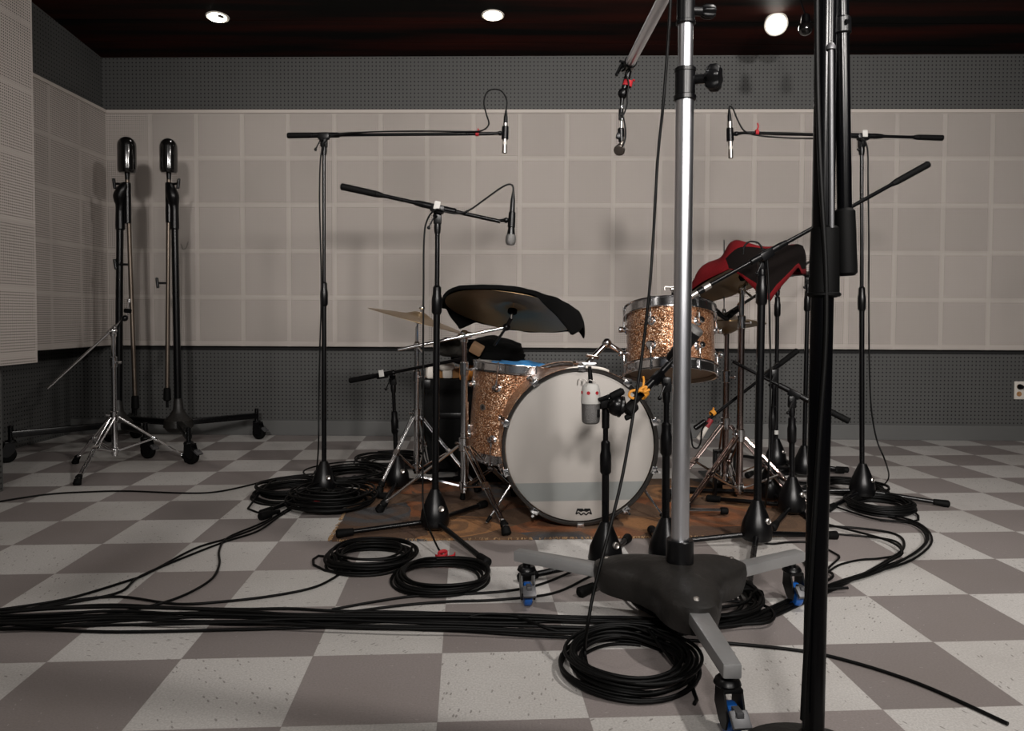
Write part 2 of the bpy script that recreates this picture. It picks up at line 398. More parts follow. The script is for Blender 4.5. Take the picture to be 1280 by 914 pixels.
bm = NB(); box(bm, V(((XL + XR) / 2, .046, ZB - .014)), XR - XL, .012, .028); struct('trim_3', bm, M_dark, 'dark strip painted as the shadow line under the back wall tiles', MW)  # shadow line below the tiles, painted as a dark strip
bm = NB(); box(bm, V(((XL + XR) / 2 , .04, .05)), XR - XL + 1.0, .02, .1, .003); struct('baseboard_back', bm, M_base, 'plain grey baseboard under the back pegboard', MW)

# left wall frame: x runs along the wall towards the camera, y out of the room
C0 = MW @ V((XL, 0, 0))
zt = ZT; A1 = Pz(42, 92, zt); dirL = (V((A1.x, A1.y, 0)) - V((C0.x, C0.y, 0))).normalized()
yL = V((0, 0, 1)).cross(dirL)
if yL.x > 0: yL = -yL
ML = Matrix((dirL, yL, V((0, 0, 1)))).transposed().to_4x4(); ML.translation = V((C0.x, C0.y, 0))
LEN = 5.2
slab('trim_4', 0, 1.9, ZB, ZT - .02, .048, ML, M_tile, 'off-white perforated acoustic tiles on the left wall', WZ - 8 * T)
bm = NB(); box(bm, V((.95, .022, ZT - .01)), 1.9, .06, .022, .003); struct('trim_5', bm, M_trim, 'pale rail on top of the left wall tiles', ML)
bm = NB(); box(bm, V((LEN / 2 - .4, .115, 2.2)), LEN + .8, .13, 2.6)
struct('wall_left', bm, M_peg, 'grey pegboard left wall above the tiles', ML)
bm = NB(); box(bm, V((LEN / 2 - .5, .33, .45)), LEN + .6, .1, 1.0); struct('wall_left_lower', bm, M_peg, 'grey pegboard left wall below the tiles', ML)
# the nearer section stands further into the room
E1 = Pz(47, 453, ZB - .02)
NX = V((E1.x, E1.y, 0))
MN = Matrix((V((-.004, -1, 0)).normalized(), V((-1, .004, 0)).normalized(), V((0, 0, 1)))).transposed().to_4x4(); MN.translation = NX
ztn = 4.78 * T + CAM_Z
slab('trim_6', 0, 4.5, ZB - .02, ztn, .05, MN, M_tile, 'near section of off-white acoustic tiles at the left edge', WZ - 8 * T)
bm = NB(); box(bm, V((2.4, .19, 1.5)), 4.5, .24, 3.2); struct('wall_left_near', bm, M_peg, 'grey wall behind the near tile section', MN)
bm = NB(); box(bm, V((2.57, .04, .05)), 4.4, .06, .1, .003); struct('baseboard_left', bm, M_base, 'grey baseboard at the left edge', MN)
# right wall, outside the frame
bm = NB(); box(bm, V((3.2, -.06, 1.5)), 7.2, .12, 3.2); struct('wall_right', bm, M_peg, None, MW @ Matrix.Translation((XR - .05, 0, 0)) @ Matrix.Rotation(-PI / 2, 4, 'Z'))
# ceiling rises towards the camera
bm = NB()
SL = .095
zc = lambda y: ZC + SL * (5.05 - y)
for k in range(24):
    y1 = 5.35 - k * .28
    v = [bm.verts.new(V((x, y, zc(y) + dz))) for x, y, dz in ((-3.6, y1, 0), (5.2, y1, 0), (5.2, y1 - .275, 0), (-3.6, y1 - .275, 0), (-3.6, y1, .03), (5.2, y1, .03), (5.2, y1 - .275, .03), (-3.6, y1 - .275, .03))]
    for f in ((0, 1, 2, 3), (7, 6, 5, 4), (0, 4, 5, 1), (2, 6, 7, 3), (1, 5, 6, 2), (0, 3, 7, 4)): bm.faces.new([v[i] for i in f])
struct('ceiling', bm, M_ceil, 'dark timber board ceiling')
bm = NB(); v = [bm.verts.new(V((x, y, zc(y) + .035))) for x, y in ((-3.8, 5.6), (5.3, 5.6), (5.3, -1.6), (-3.8, -1.6))]; bm.faces.new(v); v2 = [bm.verts.new(c.co + V((0, 0, .05))) for c in v]; bm.faces.new(v2)
for i in range(4): bm.faces.new((v[i], v[(i + 1) % 4], v2[(i + 1) % 4], v2[i]))
struct('ceiling_backing', bm, M_dark)

# ------------------------------------------------------------------ recessed lamps
def pc(px, py):                  # pixel -> ceiling
    r = ray(px, py); t = (ZC + SL * 5.05 - CAM_Z) / (r.z + SL * r.y); return CAM + r * t
nc = V((0, SL, 1)).normalized()
def downlight(p, aim, label, power, glow=True, size=.05, spot=120, turned=False):
    ax = V(aim).normalized()
    if turned: p = p - nc * .045
    t = thing('downlight', label, 'ceiling light', p, 'recessed downlights')
    b = NB(); lathe(b, [(.047, -.012), (.052, .002), (.062, .006), (.067, .003), (.068, -.004), (.06, -.03), (.05, -.035), (.047, -.012)] if not turned else [(.05, -.012), (.058, .004), (.066, .004), (.068, -.002), (.064, -.05), (.05, -.06), (.05, -.012)], fr(p, ax if turned else -nc), 28); part('trim_ring', b, M_lampw, t)
    b = NB(); M = fr(p + ax * .004, ax); lathe(b, [(0, -.004), (.03, -.002), (.049, .004), (.05, 0), (.05, -.03), (0, -.03)], M, 28); part('lamp', b, M_glow, t)
    ld = bpy.data.lights.new('downlight_beam', 'SPOT'); ld.energy = power; ld.spot_size = math.radians(spot); ld.spot_blend = .9; ld.shadow_soft_size = size; ld.color = (1, .95, .9)
    lo = bpy.data.objects.new('downlight_beam', ld); COL.objects.link(lo); lo.matrix_world = fr(p + ax * .05, -ax)
    return t
# ------------------------------------------------------------------ rug
RZ = .012
bm = NB()
c4 = [Pz(414, 678, 0), Pz(1022, 671, 0), Pz(972, 600, 0), Pz(455, 600, 0)]
def on_pile(q):                     # a foot standing on the rug rests on its pile
    q = V(q); ins = all((b_.x - a_.x) * (q.y - a_.y) - (b_.y - a_.y) * (q.x - a_.x) > .008 for a_, b_ in zip(c4, c4[1:] + c4[:1]))
    return V((q.x, q.y, RZ if ins else 0))
nx, ny = 60, 24
gv = []
for top in (1, 0):
    rows = []
    for j in range(ny + 1):
        row = []
        for i in range(nx + 1):
            a = c4[0].lerp(c4[1], i / nx); b = c4[3].lerp(c4[2], i / nx); p = a.lerp(b, j / ny)
            e_ = 0.012 * (noise.noise(p * 14)) if (i in (0, nx) or j in (0, ny)) else 0
            p = p + V((e_, e_, 0)); p.z = (RZ - .001 + .002 * noise.noise(p * 5) - (.004 if (i in (0, nx) or j in (0, ny)) else 0)) if top else .001
            row.append(bm.verts.new(p))
        rows.append(row)
    gv.append(rows)
for rows in gv:
    for j in range(ny):
        for i in range(nx): bm.faces.new((rows[j][i], rows[j][i + 1], rows[j + 1][i + 1], rows[j + 1][i]))
for i in range(nx):
    for j in (0, ny): bm.faces.new((gv[0][j][i], gv[0][j][i + 1], gv[1][j][i + 1], gv[1][j][i]))
for j in range(ny):
    for i in (0, nx): bm.faces.new((gv[0][j][i], gv[0][j + 1][i], gv[1][j + 1][i], gv[1][j][i]))
t = thing('rug', 'worn brown patterned rug with a frayed edge under the drum kit', 'rug', (c4[0] + c4[2]) / 2)
part('pile', bm, M_rug, t)
bm = NB()
for k in range(420):
    u = random.random(); p = c4[0].lerp(c4[1], u); l = random.uniform(.004, .018); a = random.uniform(-.9, .9)
    if k % 5 == 0: p = c4[0].lerp(c4[3], random.random() ** 2); d = V((-1, .2 * a, 0))
    else: d = V((a, -1, 0))
    p = p + V((0, .006, .007)); q = p + d.normalized() * l; q.z = .003
    sweep(bm, [p, (p + q) / 2 + V((0, 0, .003)), q], .0013, 4)
f_ = part('fringe', bm, M_fringe, t, 'pale frayed fringe', 0); f_['kind'] = 'stuff'

# ------------------------------------------------------------------ microphone stands
STANDS = 'black tripod boom microphone stands'
def mic_stand(label, base, top, tips, boom=None, clutch=None, r=.0105, z0=0.0, ring=None, grip=.15, tag=None, name='microphone_stand', swivel=True):
    """base: point on the floor; top: swivel point; tips: three floor points; boom: (handle end, microphone end)"""
    base, top = V(base), V(top)
    t = thing(name, label, 'microphone stand', (base.x, base.y, z0), STANDS)
    ax = (top - base).normalized()
    at = lambda z: base + ax * ((z - base.z) / ax.z)
    b = NB(); lathe(b, [(0, .022), (.036, .022), (.05, .03), (.055, .05), (.05, .085), (.036, .12), (.023, .15), (.0155, .166), (.0, .166)], Matrix.Translation((base.x, base.y, z0)), 24)
    part('tripod_hub', b, M_blkp, t)
    b = NB(); M = fr(V((base.x + .026, base.y - .034, z0 + .1)), V((.45, -1, .15))); lathe(b, [(0, -.02), (.011, -.02), (.011, .006), (.008, .009), (.004, .007), (0, .007)], M, 14); part('locking_screw', b, M_silver, t, 'bright locking screw')
    for q in tips:
        q = on_pile(q); h = V((base.x, base.y, z0 + .048)); e_ = V((q.x, q.y, q.z + .014)); d = (e_ - h).normalized()
        b = NB(); cyl(b, h + d * .03, e_ - d * .02, .0095, seg=12); lg = part('leg', b, M_blk, t)
        b = NB(); cyl(b, e_ - d * .055, e_ + d * .012, .0125, .0165, 14, .006); part('rubber_foot', b, M_rub, lg)
    H = top.z - z0
    zc_ = clutch if clutch else z0 + .166 + (H - .166) * .55
    b = NB(); cyl(b, at(z0 + .15), at(zc_), r, seg=14); part('lower_tube', b, M_blk, t)
    b = NB(); M = fr(at(zc_ - .045), ax); lathe(b, [(0, 0), (r + .001, 0), (r + .006, .008), (r + .0065, .06), (r + .003, .075), (r + .003, .1), (r * .8, .106), (0, .106)], M, 18); part('height_clutch', b, M_blkp, t)
    b = NB(); cyl(b, at(zc_), top - ax * .02, r * .72, seg=12); part('upper_tube', b, M_blk, t)
    if ring:
        b = NB(); cyl(b, at(ring), at(ring + .022), r + .0015, seg=14); part('tape_ring', b, M_paper, t, 'white tape ring')
    if swivel:
        b = NB(); box(b, fr(top - ax * .018, ax), .03, .026, .05, .007); lathe(b, [(0, 0), (.011, 0), (.013, .02), (.011, .04), (0, .04)], fr(top - ax * .075, ax), 14)
        part('swivel_block', b, M_blkp, t)
        side = V((-.35, -1, 0)).normalized()
        b = NB(); cyl(b, top - ax * .015, top - ax * .015 + side * .03, .006, seg=10); cyl(b, top - ax * .015 + side * .026, top - ax * .055 + side * .034 - V((.016, 0, 0)), .0028, seg=8); ball(b, top - ax * .058 + side * .034 - V((.017, 0, 0)), .0068, u=10, v=8); part('swivel_lever', b, M_blkp, t)
    if boom:
        p0, p1 = V(boom[0]), V(boom[1]); d = (p1 - p0).normalized()
        # nearest point of the boom to the swivel
        s = (top - p0).dot(d); c = p0 + d * s
        b = NB(); cyl(b, p0 + d * grip * .8, p1, .0072, seg=12); part('boom', b, M_blk, t)
        b = NB(); cyl(b, p0, p0 + d * grip * .85, .0128, .012, 16, .004); cyl(b, p0 + d * grip * .85, p0 + d * grip, .012, .0085, 16); part('counterweight', b, M_rub, t)
        b = NB(); cyl(b, c - d * .055, c + d * .07, .0115, seg=16, bev=.004); cyl(b, c - d * .085, c - d * .05, .0095, .0125, 16); box(b, fr(c - ax * .004, d), .026, .03, .05, .006); part('boom_clamp', b, M_blkp, t)
        if tag:
            b = NB(); box(b, fr(c + V((0, -.019, .006)), V((0, -1, .1)), d), .03, .022, .003, .001); part('label_tag', b, M_paper, t, 'white paper label')
    return t
def tip(px, py): return Pz(px, py, 0)
def tri(base, a0, r=.36, z=0):
    return [V((base.x + r * math.cos(a0 + k * 2 * PI / 3), base.y + r * math.sin(a0 + k * 2 * PI / 3), z)) for k in range(3)]
def hub(px, py, z=.09):
    p = Pz(px, py, z); return V((p.x, p.y, 0))

def cable(label, pts, r=.0034, n=6, name='microphone_cable', cat='cable', group='black cables', m=None, kind=None):
    b = NB(); sweep(b, smooth(pts, n), r, 7); return solo(name, b, m or M_cable, label, cat, group, 60, kind)
def velcro(label, p, ax, m=None, r=.012, name='cable_strap', w=.014, tail=.035):
    ax = V(ax).normalized(); b = NB()
    lathe(b, [(r, 0), (r + .0022, 0), (r + .0022, w), (r, w), (r, 0)], fr(p, ax), 18)
    M = fr(p + ax * w / 2, ax); u = M.to_3x3() @ V((0, -1, 0)); sd = V((0, 0, 1)) if abs(ax.z) < .8 else V((.8, -.5, .2))
    q0 = p + ax * w / 2 + sd * r
    for k in range(1):
        pts = smooth([q0, q0 + sd * tail * .5 + ax * .006, q0 + sd * tail + ax * .002], 5)
        for a, c in zip(pts, pts[1:]): cyl(b, a, c + (c - a) * .2, .0035, seg=6)
    return solo(name, b, m or M_red, label, 'cable strap', 'hook-and-loop cable straps')
def pencil_mic(label, top, bot, m=None, r=.0105, conn=.055, clip_to=None, ball_grille=False, group='small condenser microphones', name='microphone'):
    top, bot = V(top), V(bot); d = (bot - top).normalized(); Lm = (bot - top).length
    t = thing(name, label, 'microphone', bot, group)
    b = NB(); lathe(b, [(0, 0), (.004, 0), (.0065, .02), (.0085, .028), (.0088, conn), (0, conn)], fr(top, d), 14); part('cable_plug', b, M_blkp, t)
    if not ball_grille:
        b = NB(); lathe(b, [(0, conn), (r, conn), (r, Lm - .02), (r * .96, Lm - .018), (r * .96, Lm - .012), (r, Lm - .01), (r, Lm - .002), (r * .8, Lm), (0, Lm)], fr(top, d), 18); part('body', b, m or M_silver, t)
        b = NB(); lathe(b, [(r, Lm - .05), (r + .0006, Lm - .05), (r + .0006, Lm - .038), (r, Lm - .038)], fr(top, d), 18); part('white_band', b, M_white, t)
    else:
        b = NB(); lathe(b, [(0, conn), (r, conn), (r * 1.15, Lm - .07), (r * 1.7, Lm - .04), (r * 1.7, Lm - .036), (0, Lm - .036)], fr(top, d), 18); part('body', b, m or M_blk, t)
        b = NB(); lathe(b, [(r * 1.7, Lm - .04), (r * 2.05, Lm - .034), (r * 2.15, Lm - .022), (r * 2.05, Lm - .01), (r * 1.4, Lm - .002), (0, Lm)], fr(top, d), 20); part('grille', b, M_grille, t, 'round steel mesh grille')
    if clip_to is not None:
        c = top + d * Lm * .52; a = V(clip_to)
        b = NB(); cyl(b, c - d * .028, c + d * .028, r + .004, r + .005, 16, .002); cyl(b, c, a, .008, .006, 12); ball(b, c.lerp(a, .45), .0105, u=12, v=8); part('microphone_clip', b, M_blkp, t)
    return t

# --- tall stand at the left with a level boom
b1 = hub(405, 598); d1 = b1.y
p_top = P(405, 172, d1)
mic_stand('tall black boom stand beside the cable coils at the left edge of the rug', b1, p_top, [tip(328, 646), tip(484, 628), V((b1.x + .06, b1.y + .34, 0))],
          (P(359, 169.5, d1), P(618, 167, d1 - .02)), clutch=P(405, 370, d1).z, grip=.13)
m_c = P(617, 167, d1 - .02)
pencil_mic('slim silver microphone pointing down from the long level boom at upper centre-left', P(632.5, 138, d1 - .02), P(630.5, 192, d1 - .02), clip_to=m_c)
velcro('red strap on the level boom beside the slim silver microphone, left of centre', P(594.5, 167.2, d1 - .02), V((1, 0, .01)), r=.0092, tail=.012)
cable('thin black cable looping from the slim silver microphone and down the tall left stand', [P(x, y, d) for x, y, d in
      ((632.5, 139, d1 - .02), (633.5, 126, d1 - .02), (628, 115, d1 - .02), (619, 111.5, d1 - .02), (609, 115, d1 - .02), (605, 128, d1 - .02), (608, 143, d1 - .02), (611, 155, d1 - .03), (603, 163, d1 - .04), (585, 164.5, d1 - .035), (520, 164, d1 - .03), (450, 165.5, d1 - .03), (415, 170, d1 - .04),
       (402, 190, d1 - .03), (399.5, 240, d1 - .03), (400.5, 300, d1 - .03), (402, 360, d1 - .03), (400, 430, d1 - .03), (398.5, 500, d1 - .03), (398, 560, d1 - .05))] + [Pz(394, 597, .02), Pz(388, 606, .006)], n=5)

# --- front left stand with the tilted boom
b2 = V((-.283, 2.75, 0)); d2 = b2.y
p_top = P(547, 266, d2)
mic_stand('black stand in front of the black-covered cymbal, its boom sloping down to the right', b2, p_top, [tip(424, 676), tip(608, 708), V((b2.x + .17, b2.y + .33, 0))],
          (P(426, 233, d2), P(625.5, 277, d2 - .035)), clutch=P(546, 378, d2).z, tag=True, grip=.16, r=.0125)
pencil_mic('black ball-grille microphone hanging from the boom sloping to the right', P(641.5, 240, d2 - .04), P(638, 307, d2 - .04), clip_to=P(624, 276, d2 - .03), ball_grille=True, r=.0088, group='handheld style microphones')
cable('black cable arching from the ball-grille microphone and down the stand with the white tag', [P(x, y, d2 - .04) for x, y in
      ((641.5, 241), (641, 233), (636, 230.5), (626, 235), (605, 250), (588, 262), (574, 267), (558, 265))] + [P(545, 262, d2 - .045), P(534, 275, d2 - .04), P(530, 300, d2 - .04), P(529.5, 360, d2 - .04), P(529, 430, d2 - .04), P(529, 520, d2 - .04), P(528.5, 590, d2 - .05), P(530, 640, d2 - .08), Pz(545, 680, .03), Pz(556, 698, .008)], n=5)

# --- right overhead stand
b3 = hub(1078, 601); d3 = b3.y
p_top = P(1077, 172, d3)
mic_stand('tall black boom stand on the right floor with a level boom and slim cable', b3, p_top, [tip(1183, 634), tip(1036, 640), V((b3.x - .35, b3.y + .06, 0))],
          (P(1179, 172.5, d3), P(929, 166, d3 - .03)), clutch=P(1079, 376, d3).z, tag=True, grip=.13)
pencil_mic('slim silver microphone pointing down at the end of the right level boom', P(911.5, 136, d3 - .04), P(913.5, 198, d3 - .04), clip_to=P(930, 166, d3 - .03))
velcro('red strap with an upright tail on the right level boom', P(944, 165.5, d3 - .03), V((1, 0, -.01)), r=.0092, tail=.03)
cable('black cable hanging from the right level boom down to the floor coils', [P(x, y, d3 - .04) for x, y in
      ((911.5, 137), (912, 133), (916, 135.5), (922, 150), (930, 163), (945, 169), (985, 172.5), (1030, 173), (1065, 172), (1083, 180), (1085, 230), (1086, 300), (1086, 380), (1086.5, 450), (1089, 510), (1096, 550), (1106, 575))] + [Pz(1111, 594, .05), Pz(1107, 604, .01), Pz(1095, 612, .006), Pz(1080, 616, .006)], n=5)

# --- the group of stands at the right of the kit
b4 = hub(970, 566); 
mic_stand('tall black stand with white tape ring, rearmost behind the red-clothed cymbal', b4, P(972, 352, b4.y), tri(b4, 1.9, .35),
          (P(1030, 316, b4.y + .35), P(903, 396, b4.y - .75)), clutch=P(970, 385, b4.y).z, ring=P(970, 543, b4.y).z)
b5 = hub(1005, 576)
mic_stand('tall black stand right of the red-clothed cymbal, touching the thick black pole', b5, P(1010, 345, b5.y), [tip(1052, 592), tip(960, 588), V((b5.x + .04, b5.y + .35, 0))],
          (P(1024, 341, b5.y + .12), P(962, 346, b5.y - .4)), clutch=P(1008, 378, b5.y).z, grip=.06)
b6 = hub(962, 603)
mic_stand('short black stand with its boom angled down to the left under the kit', b6, P(968, 464, b6.y), tri(b6, .7, .34, 0),
          (P(997, 438, b6.y + .1), P(886, 524, b6.y - .12)), r=.01, clutch=P(965, 525, b6.y).z)
b7 = hub(990, 619)
mic_stand('short black stand on the rug edge with its boom angled up to the left', b7, P(990, 497, b7.y), [tip(1026, 640), tip(966, 668), V((b7.x - .28, b7.y + .2, RZ))],
          (P(1062, 527, b7.y - .1), P(916, 452, b7.y + .12)), r=.0115, clutch=P(990, 540, b7.y).z)
b8 = hub(946, 652)
mic_stand('black stand in front of the red-clothed cymbal with a long rising boom', b8, P(953, 322, b8.y), [tip(1043, 674), tip(935, 745), V((b8.x - .35, b8.y - .01, RZ))],
          (P(1161, 205, b8.y + .1), P(886, 357, b8.y - .08)), clutch=P(952, 365, b8.y).z, r=.0135, grip=.17)

# --- kick drum microphone stand and the stand behind the steel pole
b9 = hub(757, 682)
mic_stand('short black stand in front of the kick drum head', b9, P(757, 523, b9.y), [tip(652, 728), V((b9.x + .12, b9.y + .33, 0)), V((b9.x + .28, b9.y - .18, 0))], r=.0115, clutch=P(757, 575, b9.y).z, swivel=False)
b10 = hub(832, 676)
mic_stand('black stand right behind the steel pole of the rolling stand', b10, P(833, 474, b10.y), [tip(727, 746), tip(948, 750), V((b10.x + .02, b10.y + .34, RZ))],
          (P(783, 512, b10.y - .06), P(862, 428, b10.y + .12)), r=.0125, grip=.12)
# --- low stand at the left behind the cymbal stands
b11 = hub(497, 590)
mic_stand('low black boom stand left of the drum kit, its handle pointing left', b11, P(491, 470, b11.y), tri(b11, 2.6, .33),
          (P(437, 476, b11.y), P(583, 448, b11.y - .25)), r=.011, clutch=P(493, 530, b11.y).z, tag=True)

# ------------------------------------------------------------------ microphones on the kit
def kick_mic():
    d = b9.y - .02
    c0, c1 = P(738.5, 478, d), P(738.5, 530, d)
    t = thing('microphone', 'white and grey round-shouldered microphone with red dots before the kick drum head', 'microphone', c1, 'drum microphones')
    ax = (c0 - c1).normalized(); Lh = (c0 - c1).length; M = fr(c1, ax)
    b = NB(); lathe(b, [(0, 0), (.02, .001), (.0265, .006), (.028, .014), (.029, Lh * .5), (.0, Lh * .5)], M, 24); part('grille', b, M_grille, t, 'grey steel mesh lower half')
    b = NB(); lathe(b, [(0, Lh * .5), (.0305, Lh * .5), (.0305, Lh * .56), (.029, Lh * .8), (.026, Lh * .9), (.02, Lh * .96), (.012, Lh * .98), (0, Lh * .98)], M, 24); part('body', b, M_paper, t, 'white upper body')
    b = NB(); q = c1 + ax * Lh * .76
    for a in (-1.9, -.95, .0):
        dd = V((math.sin(a + .6), -math.cos(a + .6), 0)); lathe(b, [(0, 0), (.0055, 0), (.0055, .0024), (0, .0024)], fr(q + dd * .0275, dd), 14)
    part('emblem', b, M_red, t, 'round red emblems')
    b = NB(); cyl(b, c1 + ax * Lh * .97, P(737, 458, d), .008, .0055, 12); part('cable_plug', b, M_blkp, t)
    b = NB()
    for k in range(7):
        a = k * .9; q = c0 + V((.02 * math.cos(a) - .012, .02 * math.sin(a), -.012)); sweep(b, smooth([q, q + V((.004, 0, .016)), q + V((-.008, .004, .02)), q + V((-.012, 0, .002))], 4), .0012, 5)
    part('foil_wrap', b, M_silver, t, 'crumpled clear foil')
    # swivel arm with its big round disc
    b = NB(); k_ = P(757, 503, d)
    cyl(b, P(741, 509, d + .01), P(762, 507, d), .009, seg=14); box(b, fr(k_ + V((-.004, 0, 0)), V((1, 0, .2))), .03, .034, .03, .006); cyl(b, P(757, 536, b9.y), P(757, 507, b9.y), .012, .012, 16, .003); cyl(b, P(748, 500, d - .02), P(762, 495, d - .03), .006, seg=10); cyl(b, P(748, 512, d - .02), P(748, 522, d - .02), .005, seg=10, bev=.002)
    part('swivel_arm', b, M_blkp, t)
    return t
kick_mic()
t = thing('microphone', 'black ball-shaped microphone on the boom before the kick drum head', 'microphone', P(775, 520, b9.y), 'drum microphones')
b = NB(); ball(b, P(771, 507, b9.y - .03), .0315, .95, 1, 1.05, u=24, v=16); part('head', b, M_blk, t)
b = NB(); lathe(b, [(.0305, 0), (.0335, .002), (.0335, .008), (.0305, .01)], fr(P(774, 508, b9.y - .03), V((.95, 0, -.25))), 28); part('ring', b, M_blkp, t)
b = NB(); cyl(b, P(762, 497, b9.y - .035), P(780, 488, b9.y - .04), .012, .012, 16, .006); part('clamp_knob', b, M_rub, t)
b = NB(); cyl(b, P(783, 516, b9.y - .02), P(795, 506, b10.y - .06), .02, .016, 18, .005); cyl(b, P(781, 523, b9.y - .02), P(790, 520, b9.y - .02), .009, .007, 12, .003); part('swivel_joint', b, M_rub, t)
velcro('yellow strap hooked on the boom right of the ball-shaped microphone', P(801, 494, b10.y - .04), (P(862, 428, b10.y + .12) - P(783, 512, b10.y - .06)), M_yel, r=.016, w=.02)
b = NB(); d_ = b10.y - .07; sweep(b, smooth([P(x, y, d_) for x, y in ((803, 489), (794, 488), (788, 490), (786.5, 495), (791, 498), (796, 496))], 5), .0042, 7)
sweep(b, smooth([P(x, y, d_) for x, y in ((797, 490), (803, 485), (808, 484), (805, 490), (812, 487))], 5), .0042, 7)
solo('cable_hook', b, M_yel, 'yellow curled hook before the kick drum rim', 'cable strap')
# tom microphone: fat black barrel
t = thing('microphone', 'fat black barrel microphone aimed at the sparkle tom', 'microphone', P(840, 448, b10.y + .1), 'drum microphones')
q0, q1 = P(838, 452, b10.y + .14), P(872, 409, b10.y + .1)
b = NB(); d = (q1 - q0).normalized(); Lq = (q1 - q0).length; lathe(b, [(0, 0), (.018, 0), (.023, .01), (.0255, .05), (.0265, Lq - .02), (0, Lq - .02)], fr(q0, d), 22); part('body', b, M_blkp, t)
b = NB(); lathe(b, [(.0265, Lq - .02), (.027, Lq - .012), (.0255, Lq - .003), (.02, Lq), (0, Lq)], fr(q0, d), 22); part('grille', b, M_grille, t, 'dark mesh front')
# dynamic mic at the hi-hat side
dh = 3.08
t = thing('microphone', 'small round-grilled dynamic microphone beside the hi-hat', 'microphone', P(900, 396, dh), 'drum microphones')
q0, q1 = P(908, 399, dh + .03), P(880, 378, dh - .04); d = (q1 - q0).normalized(); Lq = (q1 - q0).length
b = NB(); lathe(b, [(0, 0), (.009, 0), (.0115, Lq * .3), (.016, Lq * .75), (0, Lq * .75)], fr(q0, d), 18); part('body', b, M_blk, t)
b = NB(); lathe(b, [(.015, Lq * .75), (.019, Lq * .8), (.0195, Lq * .93), (.015, Lq), (0, Lq)], fr(q0, d), 18); part('grille', b, M_grille, t)
b = NB(); cyl(b, q0, P(916, 390, dh + .06), .01, .012, 14, .003); cyl(b, P(912, 395, dh + .04), P(924, 386, dh + .1), .012, .009, 14, .003); part('microphone_clip', b, M_blkp, t)
velcro('yellow strap on the boom beside the hi-hat microphone', P(925, 382, 3.33), (P(1030, 316, b4.y + .35) - P(903, 396, b4.y - .75)), M_yel, r=.012, w=.02, tail=.01)
# silver ended mic at the end of the long rising boom
dd_ = b8.y - .1
t = thing('microphone', 'silver and black microphone at the low end of the long rising boom', 'microphone', P(868, 370, dd_), 'drum microphones')
q0, q1 = P(888, 356, dd_), P(868, 368, dd_); b = NB(); cyl(b, q0, q0.lerp(q1, .45), .0125, seg=16, bev=.002); part('end_collar', b, M_silver, t, 'bright collar')
b = NB(); cyl(b, q0.lerp(q1, .42), q0.lerp(q1, .8), .0115, seg=16, bev=.002); part('body', b, M_blkp, t)
b = NB(); cyl(b, q0.lerp(q1, .78), q0.lerp(q1, 1.25), .011, .0105, 16, .003); part('grille', b, M_silver, t)
t = thing('microphone_clip', 'small clip wrapped in red tape sticking out left of the steel pole', 'clip', P(842, 375, 2.9))
b = NB(); sweep(b, smooth([P(846, 357, 2.9), P(838, 359, 2.9), P(831, 358.5, 2.9), P(831, 363, 2.9)], 4), .0028, 6); cyl(b, P(838, 362, 2.9), P(849, 361, 2.9), .008, seg=12, bev=.002); part('wire_bracket', b, M_silver, t)
b = NB(); ball(b, P(843, 368, 2.9), .0125, u=12, v=8); cyl(b, P(846, 370, 2.9), P(875, 371, 2.9), .008, seg=12); part('joint', b, M_blk, t)
b = NB(); box(b, fr(P(840, 377, 2.9), V((.1, -1, 0))), .014, .026, .006, .002); part('tape', b, M_red, t, 'red tape tail')
# white bodied mic under the snare side
dw = b6.y - .12
velcro('yellow strap on the low boom right of the steel pole', P(889, 518, dw + .01), (P(997, 438, b6.y + .1) - P(886, 524, b6.y - .12)), M_yel, r=.011, w=.018, tail=.01)
t = thing('microphone', 'white slim microphone with red tape pointing down-left beside the steel pole', 'microphone', P(876, 550, dw), 'drum microphones')
q0, q1 = P(889, 524, dw), P(873, 550, dw); d = (q1 - q0).normalized()
b = NB(); cyl(b, q0.lerp(q1, .35), q1, .011, .012, 16, .003); part('body', b, M_white, t)
b = NB(); cyl(b, q0, q0.lerp(q1, .38), .0115, seg=14); part('tape', b, mat('maroon_tape', S(120, 30, 36), .6), t, 'maroon tape')
b = NB(); cyl(b, P(882, 526, dw), P(868, 536, dw), .012, .011, 14, .004); part('microphone_clip', b, M_blkp, t)
cable('black cable looping under the white slim microphone', [P(x, y, dw - .02) for x, y in ((885, 528), (878, 536), (876, 552), (872, 560), (866, 558), (864, 545), (861, 530), (858, 522))], n=5)
cable('short black cable arched above the red-clothed cymbal', [P(x, y, b8.y - .03) for x, y in ((929, 318), (930, 309), (935, 303), (941, 302), (948, 304), (953, 311), (958, 320), (960, 340), (962, 400), (963, 470), (962, 540), (960, 600))] + [Pz(955, 645, .02)], n=5)
